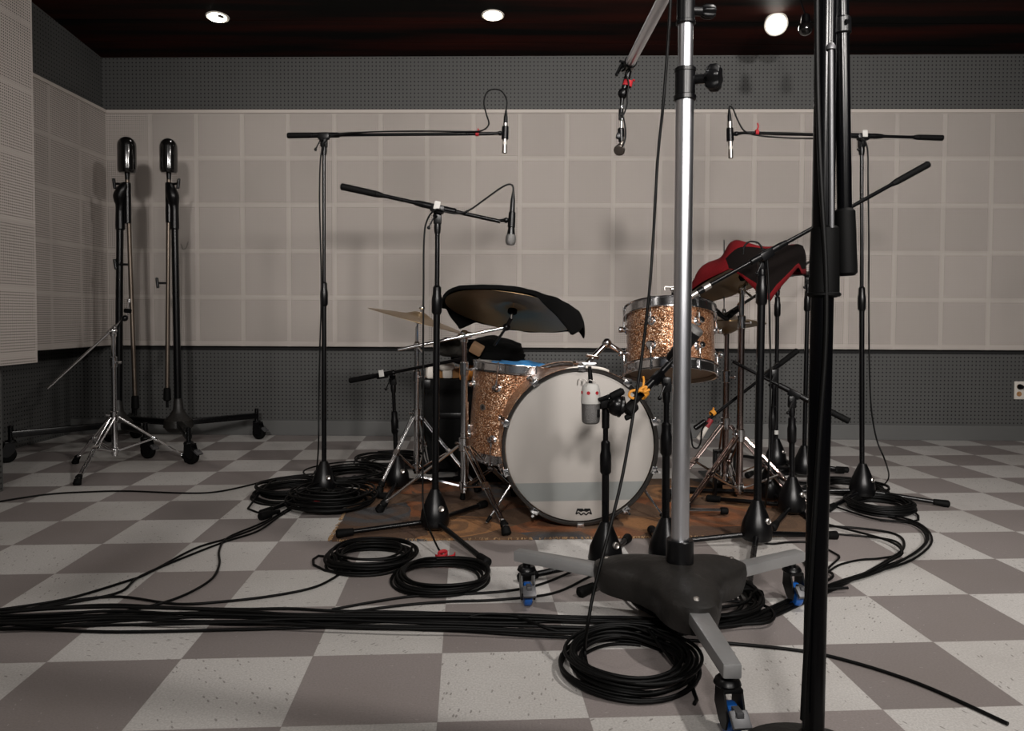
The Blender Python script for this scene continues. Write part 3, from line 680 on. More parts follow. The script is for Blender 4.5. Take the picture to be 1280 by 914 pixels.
# ------------------------------------------------------------------ drums
def drum(name, label, M, Rr, H, nl, a0, m_top, m_bot, z0, legs=0, top_col=None):
    """M: frame at the centre of the bottom edge, z along the shell"""
    o = M @ V((0, 0, 0)); t = thing(name, label, 'drum', V((o.x, o.y, z0)), 'sparkle drums of the kit')
    b = NB(); lathe(b, [(Rr - .006, .004), (Rr, .004), (Rr, H - .004), (Rr - .006, H - .004), (Rr - .006, .004)], M, 72); part('shell', b, M_gold, t)
    b = NB(); lathe(b, [(0, H + .003), (Rr * .98, H + .003), (Rr + .003, H - .002), (Rr + .003, H - .012), (Rr + .001, H - .012)], M, 64); part('batter_head', b, m_top, t)
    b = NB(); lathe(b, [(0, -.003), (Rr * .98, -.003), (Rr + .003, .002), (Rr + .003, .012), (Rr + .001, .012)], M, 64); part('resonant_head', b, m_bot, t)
    for zz, s in ((H, 1), (0, -1)):
        pr = [(Rr + .004, zz - s * .022), (Rr + .013, zz - s * .022), (Rr + .0135, zz - s * .018), (Rr + .007, zz - s * .015), (Rr + .0065, zz + s * .012), (Rr + .013, zz + s * .016), (Rr + .0125, zz + s * .0185), (Rr + .004, zz + s * .018), (Rr + .004, zz - s * .022)]
        b = NB(); lathe(b, pr, M, 72); part('hoop', b, M_chr, t)
    for k in range(nl):
        a = a0 + 2 * PI * k / nl; rd = V((math.cos(a), math.sin(a), 0))
        for zz, s in ((H, 1), (0, -1)):
            zl = zz - s * min(.085, H * .3); p = rd * Rr + V((0, 0, zl))
            b = NB(); lathe(b, [(0, 0), (.0175, 0), (.018, .003), (.011, .007), (.009, .014), (.012, .02), (.0125, .027), (.009, .031), (0, .032)], M @ fr(p, rd), 16); lg = part('lug', b, M_chr, t)
            q = rd * (Rr + .0105)
            b = NB(); cyl(b, M @ (q + V((0, 0, zl + s * .004))), M @ (q + V((0, 0, zz + s * .008))), .0028, seg=8); cyl(b, M @ (q + V((0, 0, zl + s * .006))), M @ (q + V((0, 0, zl + s * .03))), .0052, seg=10); cyl(b, M @ (q + V((0, 0, zz + s * .006))), M @ (q + V((0, 0, zz + s * .022))), .0055, .0045, 8); part('tension_rod', b, M_chr, lg)
    return t
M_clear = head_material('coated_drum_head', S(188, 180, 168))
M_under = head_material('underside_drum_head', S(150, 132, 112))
def badge(t, M, Rr, z, a):
    rd = V((math.cos(a), math.sin(a), 0)); f = M @ fr(rd * (Rr - .002), rd, (0, 0, 1)); f = f @ Matrix.Translation((0, 0, 0))
    f.translation = M @ (rd * (Rr - .001) + V((0, 0, z)))
    b = NB(); pts = [(.019 * math.cos(k * PI / 6) * (1 if k % 2 else .82), .015 * math.sin(k * PI / 6) * (1 if k % 2 else .82)) for k in range(12)]
    prism(b, f, pts, .0025); bd = part('badge', b, M_silver, t, 'small scalloped metal badge')
    b = NB(); lathe(b, [(.003, .0026), (.0065, .0026), (.0065, .004), (.003, .004), (.003, .0026)], f, 14); part('vent_ring', b, M_blkp, bd)
# rack tom
ax = V((.03, .27, 1)).normalized(); pt = P(837, 391, 2.92); HT = .235
MT = fr(pt - ax * HT, ax, (0, 1, 0)); MT = MT
# angle that faces the camera in this frame
def face(M): 
    v = M.to_3x3().inverted() @ V((0, -1, 0)); return math.atan2(v.y, v.x)
fa = face(MT)
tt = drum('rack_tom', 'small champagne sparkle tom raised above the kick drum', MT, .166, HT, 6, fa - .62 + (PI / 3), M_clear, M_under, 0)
badge(tt, MT, .166, HT * .58, fa + .02)
# floor tom
ax = V((.085, .03, 1)).normalized(); pt = P(651, 460, 3.27); HF = .385
MF = fr(pt - ax * HF, ax, (0, 1, 0)); fa = face(MF)
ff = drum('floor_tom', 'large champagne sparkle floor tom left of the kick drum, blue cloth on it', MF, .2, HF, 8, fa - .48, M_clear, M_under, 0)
badge(ff, MF, .2, HF * .55, fa - .82)
for k in range(3):
    a = fa + .75 + k * 2 * PI / 3; rd = MF.to_3x3() @ V((math.cos(a), math.sin(a), 0)); c = MF @ V((.212 * math.cos(a), .212 * math.sin(a), .1))
    b = NB(); e_ = V((c.x + rd.x * .02, c.y + rd.y * .02, RZ + .008)); cyl(b, c + V((0, 0, .12)), c - V((0, 0, .03)), .0055, seg=10); sweep(b, smooth([c - V((0, 0, .03)), V((c.x, c.y, .12)), e_], 4), .0055, 8); lg = part('leg', b, M_chr, ff)
    b = NB(); box(b, fr(c - rd * .006, rd, (0, 0, 1)), .03, .05, .02, .006); part('leg_bracket', b, M_chr, lg)
    b = NB(); cyl(b, e_ + V((0, 0, .03)), e_ - V((0, 0, .008)), .009, .013, 14, .004); part('rubber_foot', b, M_rub, lg)
# kick drum
KR = .3; KD = .36
KC = P(726, 558.5, 2.8); KN = V((.1, -1, 0)).normalized()
KC.z = RZ + KR + .004
MK = fr(KC, KN, (0, 0, 1))          # local z towards the viewer, y up
kt = thing('kick_drum', 'big kick drum with white front head, grey band and black hoop', 'drum', V((KC.x, KC.y, 0)), 'sparkle drums of the kit')
b = NB(); lathe(b, [(KR - .022, -.012), (KR - .015, -.012), (KR - .015, -KD), (KR - .022, -KD), (KR - .022, -.012)], MK, 96); part('shell', b, M_gold, kt)
M_khead = head_material('kick_drum_head', S(143, 138, 133), band=(.111, .181))
b = NB(); lathe(b, [(0, -.002), (KR - .03, -.003), (KR - .017, -.007), (KR - .013, -.02), (KR - .014, -.02)], MK, 96); hd = part('front_head', b, M_khead, kt, 'white head with a grey band across it')
b = NB(); lathe(b, [(0, -KD), (KR - .016, -KD), (KR - .014, -KD + .02)], MK, 64); part('batter_head', b, M_clear, kt)
for za, nm in ((-.036, 'hoop'), (-KD - .002, 'hoop')):
    b = NB(); lathe(b, [(KR - .013, za), (KR, za), (KR, za + .04), (KR - .003, za + .043), (KR - .011, za + .043), (KR - .013, za + .04), (KR - .013, za)], MK, 96); hp = part(nm, b, M_hoopw, kt, 'black lacquered wooden hoop')
    b = NB(); lathe(b, [(KR - .0005, za + .01), (KR + .0008, za + .01), (KR + .0008, za + .03), (KR - .0005, za + .03)], MK, 96); part('hoop_inlay', b, M_gold, hp)
for k in range(10):
    a = PI / 10 + k * PI / 5; rd = V((math.cos(a), math.sin(a), 0))
    b = NB(); f = MK @ fr(rd * (KR + .002) + V((0, 0, -.012)), rd, (0, 0, 1))
    box(b, f, .03, .05, .009, .003); box(b, MK @ fr(rd * (KR - .004) + V((0, 0, .01)), V((0, 0, 1)), rd), .026, .02, .006, .002); cl = part('claw', b, M_chr, kt)
    b = NB(); q = rd * (KR + .013); cyl(b, MK @ (q + V((0, 0, .012))), MK @ (q + V((0, 0, -.1))), .0032, seg=8); cyl(b, MK @ (q + V((0, 0, .004))), MK @ (q + V((0, 0, .022))), .006, .005, 8); part('tension_rod', b, M_chr, cl)
    b = NB(); lathe(b, [(0, 0), (.017, 0), (.0175, .003), (.011, .008), (.01, .018), (.013, .026), (.009, .033), (0, .034)], MK @ fr(rd * (KR - .016) + V((0, 0, -.115)), rd), 16); part('lug', b, M_chr, kt)
for s in (-1, 1):
    a = -PI / 2 + s * 1.02; rd = V((math.cos(a), math.sin(a), 0)); q = MK @ (rd * (KR - .012) + V((0, 0, -.1)))
    e_ = V((q.x + s * .1, q.y - .06, RZ + .01))
    b = NB(); cyl(b, q, e_, .006, .005, 10); spr = part('spur', b, M_chr, kt); b = NB(); cyl(b, e_ + (q - e_).normalized() * .03, e_, .008, .006, 12, .003); part('rubber_tip', b, M_rub, spr)
    b = NB(); box(b, MK @ fr(rd * (KR - .01) + V((0, 0, -.1)), rd, (0, 0, 1)), .036, .05, .02, .006); part('spur_bracket', b, M_chr, kt)
# emblem: spread-winged crown shape near the bottom of the head
def lp(u, v):
    x = 700 + u * 60 / 1280; y = 620 + v * 40 / 853
    o = MK.inverted() @ CAM; d = MK.inverted().to_3x3() @ ray(x, y); s = (-.0012 - o.z) / d.z; q = o + d * s; return (q.x, q.y)
b = NB(); ML_ = MK @ Matrix.Translation((0, 0, -.002))
prism(b, ML_, [lp(*q) for q in ((478, 338), (612, 338), (632, 378), (652, 338), (782, 338), (800, 385), (705, 430), (655, 405), (610, 405), (560, 430), (465, 385))], .0012)
zz = [(474, 340), (425, 488), (500, 440), (565, 512), (632, 452), (697, 512), (764, 440), (842, 488), (788, 340)]
for (u0, v0), (u1, v1) in zip(zz, zz[1:]):
    l = math.hypot(u1 - u0, v1 - v0); nx_, ny_ = -(v1 - v0) / l * 16, (u1 - u0) / l * 16
    prism(b, ML_, [lp(u0 + nx_, v0 + ny_), lp(u1 + nx_, v1 + ny_), lp(u1 - nx_, v1 - ny_), lp(u0 - nx_, v0 - ny_)], .0012)
part('emblem', b, M_blkp, hd, 'small black winged crown emblem')
# tom holder on top of the kick shell
top = KC + V((.02, .17, KR - .016))
b = NB(); box(b, fr(top + V((.02, 0, .012)), V((0, 0, 1))), .07, .06, .03, .008); part('tom_holder_plate', b, M_chr, kt)
b = NB(); cyl(b, top + V((.02, .01, .02)), top + V((.1, .03, .1)), .011, seg=14); cyl(b, top + V((.1, .03, .1)), P(800, 455, 3.0), .011, seg=14); ball(b, top + V((.1, .03, .1)), .02); cyl(b, top + V((.06, -.03, .045)), top + V((.01, -.05, .055)), .006, seg=10); part('tom_holder_arm', b, M_chr, kt)
b = NB(); sweep(b, smooth([P(694, 467, 2.83), P(712, 461, 2.8), P(735, 459, 2.8), P(752, 461, 2.8), P(760, 464, 2.82)], 5), .0055, 8); part('hoop_guard', b, M_white, kt, 'pale plastic strip along the hoop top')

# ------------------------------------------------------------------ cymbals and their covers
def cymbal(label, c, n, Rr, name='cymbal', group='bronze cymbals'):
    M = fr(c, n, (0, 1, 0)); b = NB()
    lathe(b, [(.006, .03), (.028, .027), (.05, .016), (.062, .0095), (Rr * .55, .001), (Rr * .9, -.011), (Rr, -.015), (Rr, -.0165), (Rr * .9, -.0128), (Rr * .55, -.001), (.062, .0075), (.05, .014), (.028, .025), (.006, .028), (.006, .03)], M, 72)
    return solo(name, b, M_brz, label, 'cymbal', group, 50), M
def cover(label, M, Rr, hang, bump, m, name='cloth_cover', zoff=.006, ext=None, dark_flap=None):
    b = NB(); nr, na = 22, 120; rows = []
    for j in range(nr + 1):
        row = []
        for i in range(na):
            a = 2 * PI * i / na; s = j / nr
            if s <= .72:
                r = Rr * (s / .72) * 1.012; x = r / Rr
                z = .034 * max(0, 1 - (r / .07) ** 2) ** 1 if r < .07 else 0
                z = max(z, .012 * (1 - x) - .016 * x * x) + zoff
            else:
                u = (s - .72) / .28; h = hang(a) * u
                r = Rr * 1.012 + .011 * math.sin(min(u * 2, 1) * PI / 2) + (ext(a) * u if ext else 0); z = -.004 - h + .006 * math.cos(u * PI / 2) * 1
            p = V((r * math.cos(a), r * math.sin(a), z))
            w = noise.noise(p * 16) * .005 * (1 + (2 if s > .72 else 0)) * (s > .15)
            p.z += w if s <= .72 else w * .4; p.x += w * .4 * (s > .72)
            p.z += bump(p, s) if bump else 0
            hz = 0
            if s > .72: hz = hang(a) * (s - .72) / .28; p.z += hz
            row.append(b.verts.new(M @ p - V((0, 0, hz))))
        rows.append(row)
    for j in range(nr):
        for i in range(na):
            f_ = b.faces.new((rows[j][i], rows[j][(i + 1) % na], rows[j + 1][(i + 1) % na], rows[j + 1][i]))
            if dark_flap and j >= nr * .72 and j < nr - 1 and dark_flap(2 * PI * i / na): f_.material_index = 1
    bmesh.ops.remove_doubles(b, verts=rows[0], dist=1e-5)
    o = solo(name, b, m, label, 'cloth', None, 60)
    if dark_flap: o.data.materials.append(M_flap)
    md = o.modifiers.new('thickness', 'SOLIDIFY'); md.thickness = .0025; md.offset = 1
    return o
def ang(M, v): 
    q = M.to_3x3().inverted() @ V(v); return math.atan2(q.y, q.x)
def lobe(a, c, w): 
    d = (a - c + PI) % (2 * PI) - PI; return max(0.0, 1 - abs(d) / w)
RC = P(641, 386, 3.0)
nR = V((.15, .26, .95)).normalized()
_, MR = cymbal('large bronze cymbal seen from below under a black cloth', RC, nR, .272)
aL, aR = ang(MR, (-.78, -.62, 0)), ang(MR, (1, -.03, 0))
cover('black cloth draped over the large cymbal with two hanging corners', MR, .272, lambda a: .012 + .062 * lobe(a, ang(MR, (-.78, .62, 0)), .34) + .062 * lobe(a, ang(MR, (1, .06, 0)), .3) + .1 * lobe(a, ang(MR, (.74, -.62, 0)), .62) + .03 * lobe(a, ang(MR, (-1, -.1, 0)), .5), None, M_bcloth)
GC = P(928, 343, 3.08)
nG = V((-.33, .27, .9)).normalized()
_, MG = cymbal('bronze cymbal tilted steeply under a red cloth at the right of the kit', GC, nG, .25)
gB = MG.to_3x3().inverted() @ V((-.045, -.2, .0)); gA = MG.to_3x3().inverted() @ V((-.17, -.12, .0))
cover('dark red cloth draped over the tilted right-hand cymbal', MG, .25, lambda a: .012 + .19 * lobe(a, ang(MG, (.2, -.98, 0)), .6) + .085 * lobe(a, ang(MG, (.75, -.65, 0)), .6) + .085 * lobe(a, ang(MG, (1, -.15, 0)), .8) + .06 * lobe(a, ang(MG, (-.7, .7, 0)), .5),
      lambda p, s: (.085 * math.exp(-((p - V((gB.x, gB.y, p.z))).length / .07) ** 2) + .05 * math.exp(-((p - V((gA.x, gA.y, p.z))).length / .06) ** 2)) * (1 if s <= .72 else max(0, 1 - (s - .72) / .1)), M_rcloth, dark_flap=lambda a: lobe(a, ang(MG, (.62, -.78, 0)), 1.15) > .02)
CC = P(524, 398, 3.45)
nC = V((.27, .02, 1)).normalized()
cymbal('thin bronze cymbal tilted to the right, at the left of the kit', CC, nC, .238)
HC = P(905, 403, 3.3)
cymbal('upper hi-hat cymbal, nearly level, right of the sparkle tom', HC + V((0, 0, .012)), V((.02, .08, 1)), .178, 'hi_hat_cymbal')
cymbal('lower hi-hat cymbal turned upside down beneath its twin', HC - V((0, 0, .022)), V((-.02, -.08, -1)), .178, 'hi_hat_cymbal')

# ------------------------------------------------------------------ cymbal stands
CST = 'chrome double-braced cymbal stands'
def cymbal_stand(label, base, zlow, zcol, ztop, feet, lean=V((0, 0, 0)), m=None, zmid=None, z0=RZ, name='cymbal_stand', seat=None, boom=None, m_up=None):
    """base xy; column hangs from zlow to ztop; legs open from zcol"""
    m = m or M_chr
    t = thing(name, label, 'cymbal stand', V((base.x, base.y, z0)), CST)
    at = lambda z: V((base.x, base.y, z)) + lean * (z - zlow)
    zmid = zmid or zcol + (ztop - zcol) * .5
    b = NB(); cyl(b, at(zlow), at(zcol + .05), .0145, seg=18, bev=.002); cyl(b, at(zcol + .03), at(zmid), .0135, seg=18); part('lower_tube', b, m, t)
    b = NB(); cyl(b, at(zmid - .03), at(zmid + .025), .0175, seg=18, bev=.003); cyl(b, at(zmid - .005), at(zmid - .005) + V((.03, -.012, 0)), .004, seg=8); box(b, fr(at(zmid - .005) + V((.034, -.013, 0)), V((1, -.4, 0))), .03, .012, .008, .003); part('height_clamp', b, M_chr, t)
    b = NB(); cyl(b, at(zmid), at(ztop), .0105, seg=16); part('upper_tube', b, m_up or m, t)
    b = NB(); cyl(b, at(zcol - .025), at(zcol + .03), .021, seg=18, bev=.003); cyl(b, at(zcol + .005), at(zcol + .005) + V((-.035, -.02, .005)), .0045, seg=8); part('leg_collar', b, M_chr, t)
    b = NB(); cyl(b, at(zlow + .01), at(zlow + .045), .0195, seg=18, bev=.003); part('brace_collar', b, M_chr, t)
    for q in feet:
        q = on_pile(q); u = at(zcol - .005); dr = V((q.x - u.x, q.y - u.y, 0)); dn = dr.normalized(); sd = V((-dn.y, dn.x, 0)) * .011
        a0 = u + dn * .022; e_ = V((q.x, q.y, q.z + .03)); dl = (e_ - a0).normalized()
        b = NB()
        for s in (-1, 1): cyl(b, a0 + sd * s, e_ + sd * s * .5, .0048, seg=8)
        mid = a0.lerp(e_, .52); box(b, fr(mid, dl, (0, 0, 1)), .034, .012, .03, .003); box(b, fr(e_ - dl * .012, dl, (0, 0, 1)), .02, .014, .04, .004)
        lg = part('leg', b, m, t)
        b = NB(); v0 = at(zlow + .028) + dn * .02
        for s in (-1, 1): cyl(b, v0 + sd * s * .8, mid + sd * s * .8, .0036, seg=8)
        part('brace', b, M_chr, lg)
        b = NB(); cyl(b, e_ - dl * .022, e_ + dl * .0, .0125, .016, 16, .003); cyl(b, e_, V((q.x, q.y, q.z)) + V((dl.x, dl.y, 0)) * .02, .016, .019, 16, .006); part('rubber_foot', b, M_rub, lg)
    tp = at(ztop)
    if boom:
        p0, p1 = V(boom[0]), V(boom[1]); d = (p1 - p0).normalized(); c = p0 + d * (tp - p0).dot(d)
        b = NB(); cyl(b, tp - V((0, 0, .03)), tp, .015, seg=16, bev=.003); ball(b, tp + V((0, -.004, .0)), .021, 1, .8, 1); cyl(b, c - d * .028, c + d * .028, .0125, seg=14, bev=.003); cyl(b, tp + V((0, -.01, 0)), tp + V((.004, -.04, 0)), .005, seg=8); part('boom_tilter', b, M_chr, t)
        b = NB(); cyl(b, p0, p1, .0065, seg=12, bev=.002); part('boom_arm', b, M_chr, t)
        if seat is not None:
            s0 = V(seat[0]); n = V(seat[1]).normalized()
            b = NB(); ball(b, p1, .016); cyl(b, p1, s0 - n * .04, .008, seg=10); cyl(b, p1 + V((0, -.012, 0)), p1 + V((-.05, -.014, -.075)), .0055, seg=8, bev=.002); part('seat_tilter', b, M_blkp, t)
            b = NB(); cyl(b, s0 - n * .045, s0 + n * .055, .004, seg=10); cyl(b, s0 + n * .036, s0 + n * .052, .012, .008, 12); part('seat_rod', b, M_chr, t)
            b = NB(); cyl(b, s0 - n * .022, s0 + n * .0, .019, seg=16, bev=.004); part('felt_washer', b, M_bcloth, t)
    elif seat is not None:
        s0 = V(seat[0]); n = V(seat[1]).normalized()
        b = NB(); cyl(b, tp - V((0, 0, .02)), tp, .014, seg=14, bev=.003); ball(b, tp + V((.0, 0, .006)), .015); cyl(b, tp + V((0, 0, .005)), s0 - n * .04, .007, seg=10); cyl(b, tp + V((0, -.01, 0)), tp + V((.03, -.03, -.03)), .005, seg=8); part('seat_tilter', b, M_chr, t)
        b = NB(); cyl(b, s0 - n * .05, s0 + n * .06, .004, seg=10); ball(b, s0 + n * .05, .011, 1.3, .6, .9); part('seat_rod', b, M_chr, t)
        b = NB(); cyl(b, s0 - n * .024, s0 + n * .0, .019, seg=16, bev=.004); part('felt_washer', b, M_bcloth, t)
    return t
pz = lambda px, py, d: P(px, py, d).z
# front left stand carrying the covered cymbal
B1 = P(580, 600, 3.0)
cymbal_stand('chrome stand left of the kick drum carrying the black-covered cymbal', B1, pz(580, 616, 3.0), pz(580, 556, 3.0), pz(582, 419, 3.0), [Pz(478, 640, RZ), Pz(631, 672, 0), V((B1.x + .2, B1.y + .28, RZ))],
             zmid=pz(580, 460, 3.0), m_up=M_chr_refl, boom=(P(497, 437.5, 2.97), P(633, 409, 3.0)), seat=(RC, nR))
B2 = P(521, 590, 3.46)
cymbal_stand('chrome stand under the thin cymbal at the far left of the kit', B2, pz(521, 592, 3.46), pz(521, 519, 3.46), pz(523, 432, 3.46), [Pz(476, 616, RZ), V((B2.x + .28, B2.y - .1, RZ)), V((B2.x + .02, B2.y + .32, 0))],
             zmid=pz(521, 470, 3.46), seat=(CC, nC))
B3 = V((-2.08, 3.9, 0))
cymbal_stand('bare chrome boom stand standing by the left wall before the tall microphones', B3, pz(141, 570, 3.9), pz(141, 521, 3.9), pz(140, 414, 3.9), [Pz(98, 606, 0), Pz(232, 578, 0), Pz(96, 580, 0)],
             zmid=pz(141, 452, 3.9), z0=0, boom=(P(59, 486, 3.82), P(156, 398, 3.92)), seat=(P(160, 386, 3.93), V((.15, 0, 1))))
B4 = P(924, 600, 3.12)
cymbal_stand('chrome stand right of the kit holding the red-clothed cymbal', B4, pz(918, 618, 3.12), pz(920, 545, 3.12), pz(926, 362, 3.12), [V((B4.x - .26, B4.y - .16, RZ)), V((B4.x + .27, B4.y - .12, RZ)), V((B4.x + .0, B4.y + .3, RZ))],
             zmid=pz(926, 402, 3.12), m_up=M_chr, m=M_chr_refl, seat=(GC, nG))
B5 = P(906, 595, 3.3)
hh = cymbal_stand('chrome hi-hat stand behind the red-clothed cymbal stand', B5, .07, pz(902, 530, 3.3), pz(905, 412, 3.3), [V((B5.x - .27, B5.y - .1, RZ)), V((B5.x + .24, B5.y - .18, RZ)), V((B5.x + .05, B5.y + .3, RZ))],
                  zmid=pz(905, 470, 3.3), m=M_chr_refl, name='hi_hat_stand')
b = NB(); cyl(b, P(905, 420, 3.3), P(905, 300, 3.3), .003, seg=8); cyl(b, P(905, 394, 3.3), P(905, 386, 3.3), .01, .008, 12, .002); cyl(b, P(905, 414, 3.3), P(905, 408, 3.3), .02, seg=16); part('pull_rod', b, M_chr, hh)
b = NB(); box(b, V((B5.x, B5.y + .17, RZ + .045)), .09, .26, .012, .004)
box(b, V((B5.x - .045, B5.y - .0, RZ + .1)), .014, .035, .2, .004); box(b, V((B5.x + .045, B5.y, RZ + .1)), .014, .035, .2, .004); box(b, V((B5.x, B5.y, RZ + .2)), .104, .035, .014, .004); part('pedal', b, M_blk, hh)

# kick pedal and rug bits seen low at the right of the kick drum
b = NB(); y_ = 2.95
b = NB(); M = fr(P(886, 638, 2.94), V((1, .1, 0))); cyl(b, P(858, 638, 2.94), P(900, 638.5, 2.96), .0095, seg=14); t = thing('drum_spur_rod', 'chrome rod with black rubber end lying on the rug right of the kick drum', 'rod', Pz(880, 642, RZ))
part('rod', b, M_chr, t)
b = NB(); cyl(b, P(900, 638.5, 2.96), P(910, 639, 2.96), .0145, seg=16, bev=.004); part('rubber_end', b, M_rub, t)

# ------------------------------------------------------------------ clutter behind the floor tom
def at_box(x0, y0, x1, y1, d, dp):
    a, c = P(x0, y1, d), P(x1, y0, d); return V(((a.x + c.x) / 2, d + dp / 2, (a.z + c.z) / 2)), c.x - a.x, c.z - a.z
cs, w_, h_ = at_box(528, 474, 600, 562, 3.75, .35)
zt_ = cs.z + h_ / 2; hh_ = zt_
t = thing('equipment_case', 'black case behind the cymbal stands at the left of the kit', 'case', V((cs.x, cs.y, 0)))
b = NB(); box(b, V((cs.x, cs.y, hh_ / 2 + .015)), w_, .35, hh_ - .03, .012); part('body', b, M_case, t)
for sx_ in (-1, 1):
    for sy_ in (-1, 1):
        for z_ in (.05, hh_ - .028): b = NB(); box(b, V((cs.x + sx_ * (w_ / 2 - .018), cs.y + sy_ * (.175 - .018), z_)), .05, .05, .05, .01); part('corner', b, M_blkp, t)
b = NB(); box(b, V((cs.x, cs.y - .176, hh_ * .62)), .12, .012, .03, .005); part('handle', b, M_blkp, t)
for sx_ in (-1, 1):
    for sy_ in (-1, 1):
        b = NB(); cyl(b, V((cs.x + sx_ * (w_ / 2 - .05), cs.y + sy_ * .12, .03)), V((cs.x + sx_ * (w_ / 2 - .05), cs.y + sy_ * .12, .0)), .018, .02, 14, .004); part('rubber_foot', b, M_rub, t)
b = NB(); c = V((cs.x - .02, cs.y - .06, hh_)); lathe(b, [(0, .0), (.07, .0), (.072, .004), (.072, .05), (.0, .05)], Matrix.Translation(c), 28)
solo('wooden_shaker', b, M_tan, 'small round tan wooden drum on the black case', 'shaker')
b = NB(); c = P(543, 447, 3.72); c.z = hh_; box(b, Matrix.Translation(c + V((-.02, .05, .035))) @ Matrix.Rotation(.3, 4, 'Z'), .06, .05, .07, .016, 3); ball(b, c + V((.055, .07, .06)), .036, 1.2, 1, .8); box(b, c + V((.06, .07, .025)), .05, .05, .05, .012)
solo('white_rag', b, M_white, 'crumpled off-white rag on the black case', 'rag')
b = NB(); c = V((P(584, 452, 3.7).x, 3.72, hh_)); lathe(b, [(0, 0), (.038, 0), (.04, .004), (.04, .1), (.03, .115), (.016, .12), (.016, .14), (0, .14)], Matrix.Translation(c), 22)
solo('orange_tub', b, mat('orange_plastic', S(200, 128, 52), .5), 'orange tub half hidden behind the chrome stand', 'tub')
# black and olive cloth bundle, lying over the case and the tom
def bundle(label, px, py, d, sx_, sy_, sz_, m, seed, name):
    b = NB(); g = bmesh.ops.create_icosphere(b, subdivisions=4, radius=1)
    for v in g['verts']:
        p = v.co.copy(); n_ = noise.noise(p * 1.6 + V((seed, 0, 0))) * .28 + noise.noise(p * 4 + V((0, seed, 0))) * .14
        p *= 1 + n_; p.z = max(p.z, -.75); v.co = V((p.x * sx_, p.y * sy_, p.z * sz_))
    bmesh.ops.translate(b, verts=b.verts, vec=P(px, py, d)); return solo(name, b, m, label, 'cloth', None, 70)
bundle('black cloth heaped behind the floor tom', 608, 441, 3.66, .19, .12, .075, M_bcloth, 3.1, 'cloth_heap')
bundle('crumpled olive cloth on the heap behind the chrome stand', 566, 436, 3.62, .085, .09, .05, M_camo, 7.7, 'cloth_heap')
b = NB(); f = Matrix.Translation(P(596, 436, 3.5)) @ Matrix.Rotation(.5, 4, 'Y') @ Matrix.Rotation(.4, 4, 'X'); box(b, f, .06, .05, .045, .008); solo('brown_pouch', b, M_brown, 'small brown pouch on the black cloth heap', 'pouch')
# blue cloth on the floor tom
b = NB(); n = 14; rows = []
for j in range(n + 1):
    row = []
    for i in range(n + 1):
        u, v = i / n - .5, j / n - .5; q = MF @ V((0, 0, HF + .006)) + MF.to_3x3() @ V((0, 0, 0))
        p = V((q.x + u * .26 + .02 + v * .05, q.y - .02 + v * .17 - u * .04, q.z + .006 + u * -.022 + .012 * noise.noise(V((u * 5, v * 5, 2))) + .016 * max(0, math.sin(u * 9 + 1.5)) * (1 - abs(v))))
        row.append(b.verts.new(p))
    rows.append(row)
for j in range(n):
    for i in range(n): b.faces.new((rows[j][i], rows[j][i + 1], rows[j + 1][i + 1], rows[j + 1][i]))
o = solo('cleaning_cloth', b, M_bluecl, 'bright blue cloth lying on top of the floor tom', 'cloth', None, 70)
md = o.modifiers.new('thickness', 'SOLIDIFY'); md.thickness = .004; md.offset = 1
# black box under the floor tom, widened to stand in for deep shade
b = NB(); c, w_, h_ = at_box(572, 575, 690, 640, 3.55, .3); t = thing('equipment_case', 'dark low case under the floor tom, widened to stand in for shade', 'case', V((c.x, c.y, RZ)))
box(b, V((c.x, c.y, RZ + .09)), w_, .3, .18, .012); part('body', b, M_case, t)
b = NB(); box(b, V((c.x, c.y - .152, RZ + .12)), w_ * .6, .004, .03, .001); part('latch', b, M_blue, t, 'dull blue strip')
# ------------------------------------------------------------------ heavy rolling stand in the foreground
def caster(t_parent, p_top, toe, m_wheel, m_fork, wr=.034, brake=True, ww=.024):
    """swivel caster: p_top under the leg, wheel on the floor; toe: the way it trails"""
    toe = V((toe[0], toe[1], 0)).normalized(); sd = V((-toe.y, toe.x, 0))
    b = NB(); cyl(b, p_top, p_top - V((0, 0, .016)), .011, seg=14); cyl(b, p_top - V((0, 0, .012)), p_top - V((0, 0, .028)), .024, .027, 18, .004)
    c = V((p_top.x, p_top.y, wr)) + toe * .018
    zt = p_top.z - .026
    for s in (-1, 1):
        pts = [(-.03, zt - wr), (.012, zt - wr), (.03, .012), (.022, -.01), (.006, -.014), (-.012, -.006), (-.034, .02)]
        M = Matrix((toe, V((0, 0, 1)), sd * s)).transposed().to_4x4(); M.translation = c + sd * s * (ww / 2 + .0035)
        prism(b, M, [(x, z) for x, z in pts], .004)
    box(b, fr(V((c.x, c.y, zt)) - toe * .009, V((0, 0, 1)), sd), .046, ww + .015, .008, .002)
    ca = part('caster', b, m_fork, t_parent)
    b = NB(); lathe(b, [(0, -ww / 2), (wr - .007, -ww / 2), (wr - .002, -ww / 2 + .002), (wr, -ww / 2 + .006), (wr, ww / 2 - .006), (wr - .002, ww / 2 - .002), (wr - .007, ww / 2), (0, ww / 2)], fr(c, sd), 26); part('wheel', b, m_wheel, ca, 'blue wheel' if m_wheel is M_blue else None)
    if brake:
        b = NB(); M = fr(c + toe * .046 + V((0, 0, .022)), (toe + V((0, 0, 1.3))), sd); box(b, M, .034, ww + .012, .01, .003); box(b, fr(c + toe * .034 + V((0, 0, .03)), toe), ww * .6, .012, .03, .002); part('brake_tab', b, M_dgrey, ca)
    return ca
QC = V((.42, 1.868, 0)); QT = []
qa = math.atan2(2.1 - QC.y, .815 - QC.x)
t = thing('rolling_boom_stand', 'heavy rolling stand with steel pole, dark cast base and three grey arms, right of centre', 'rolling stand', QC)
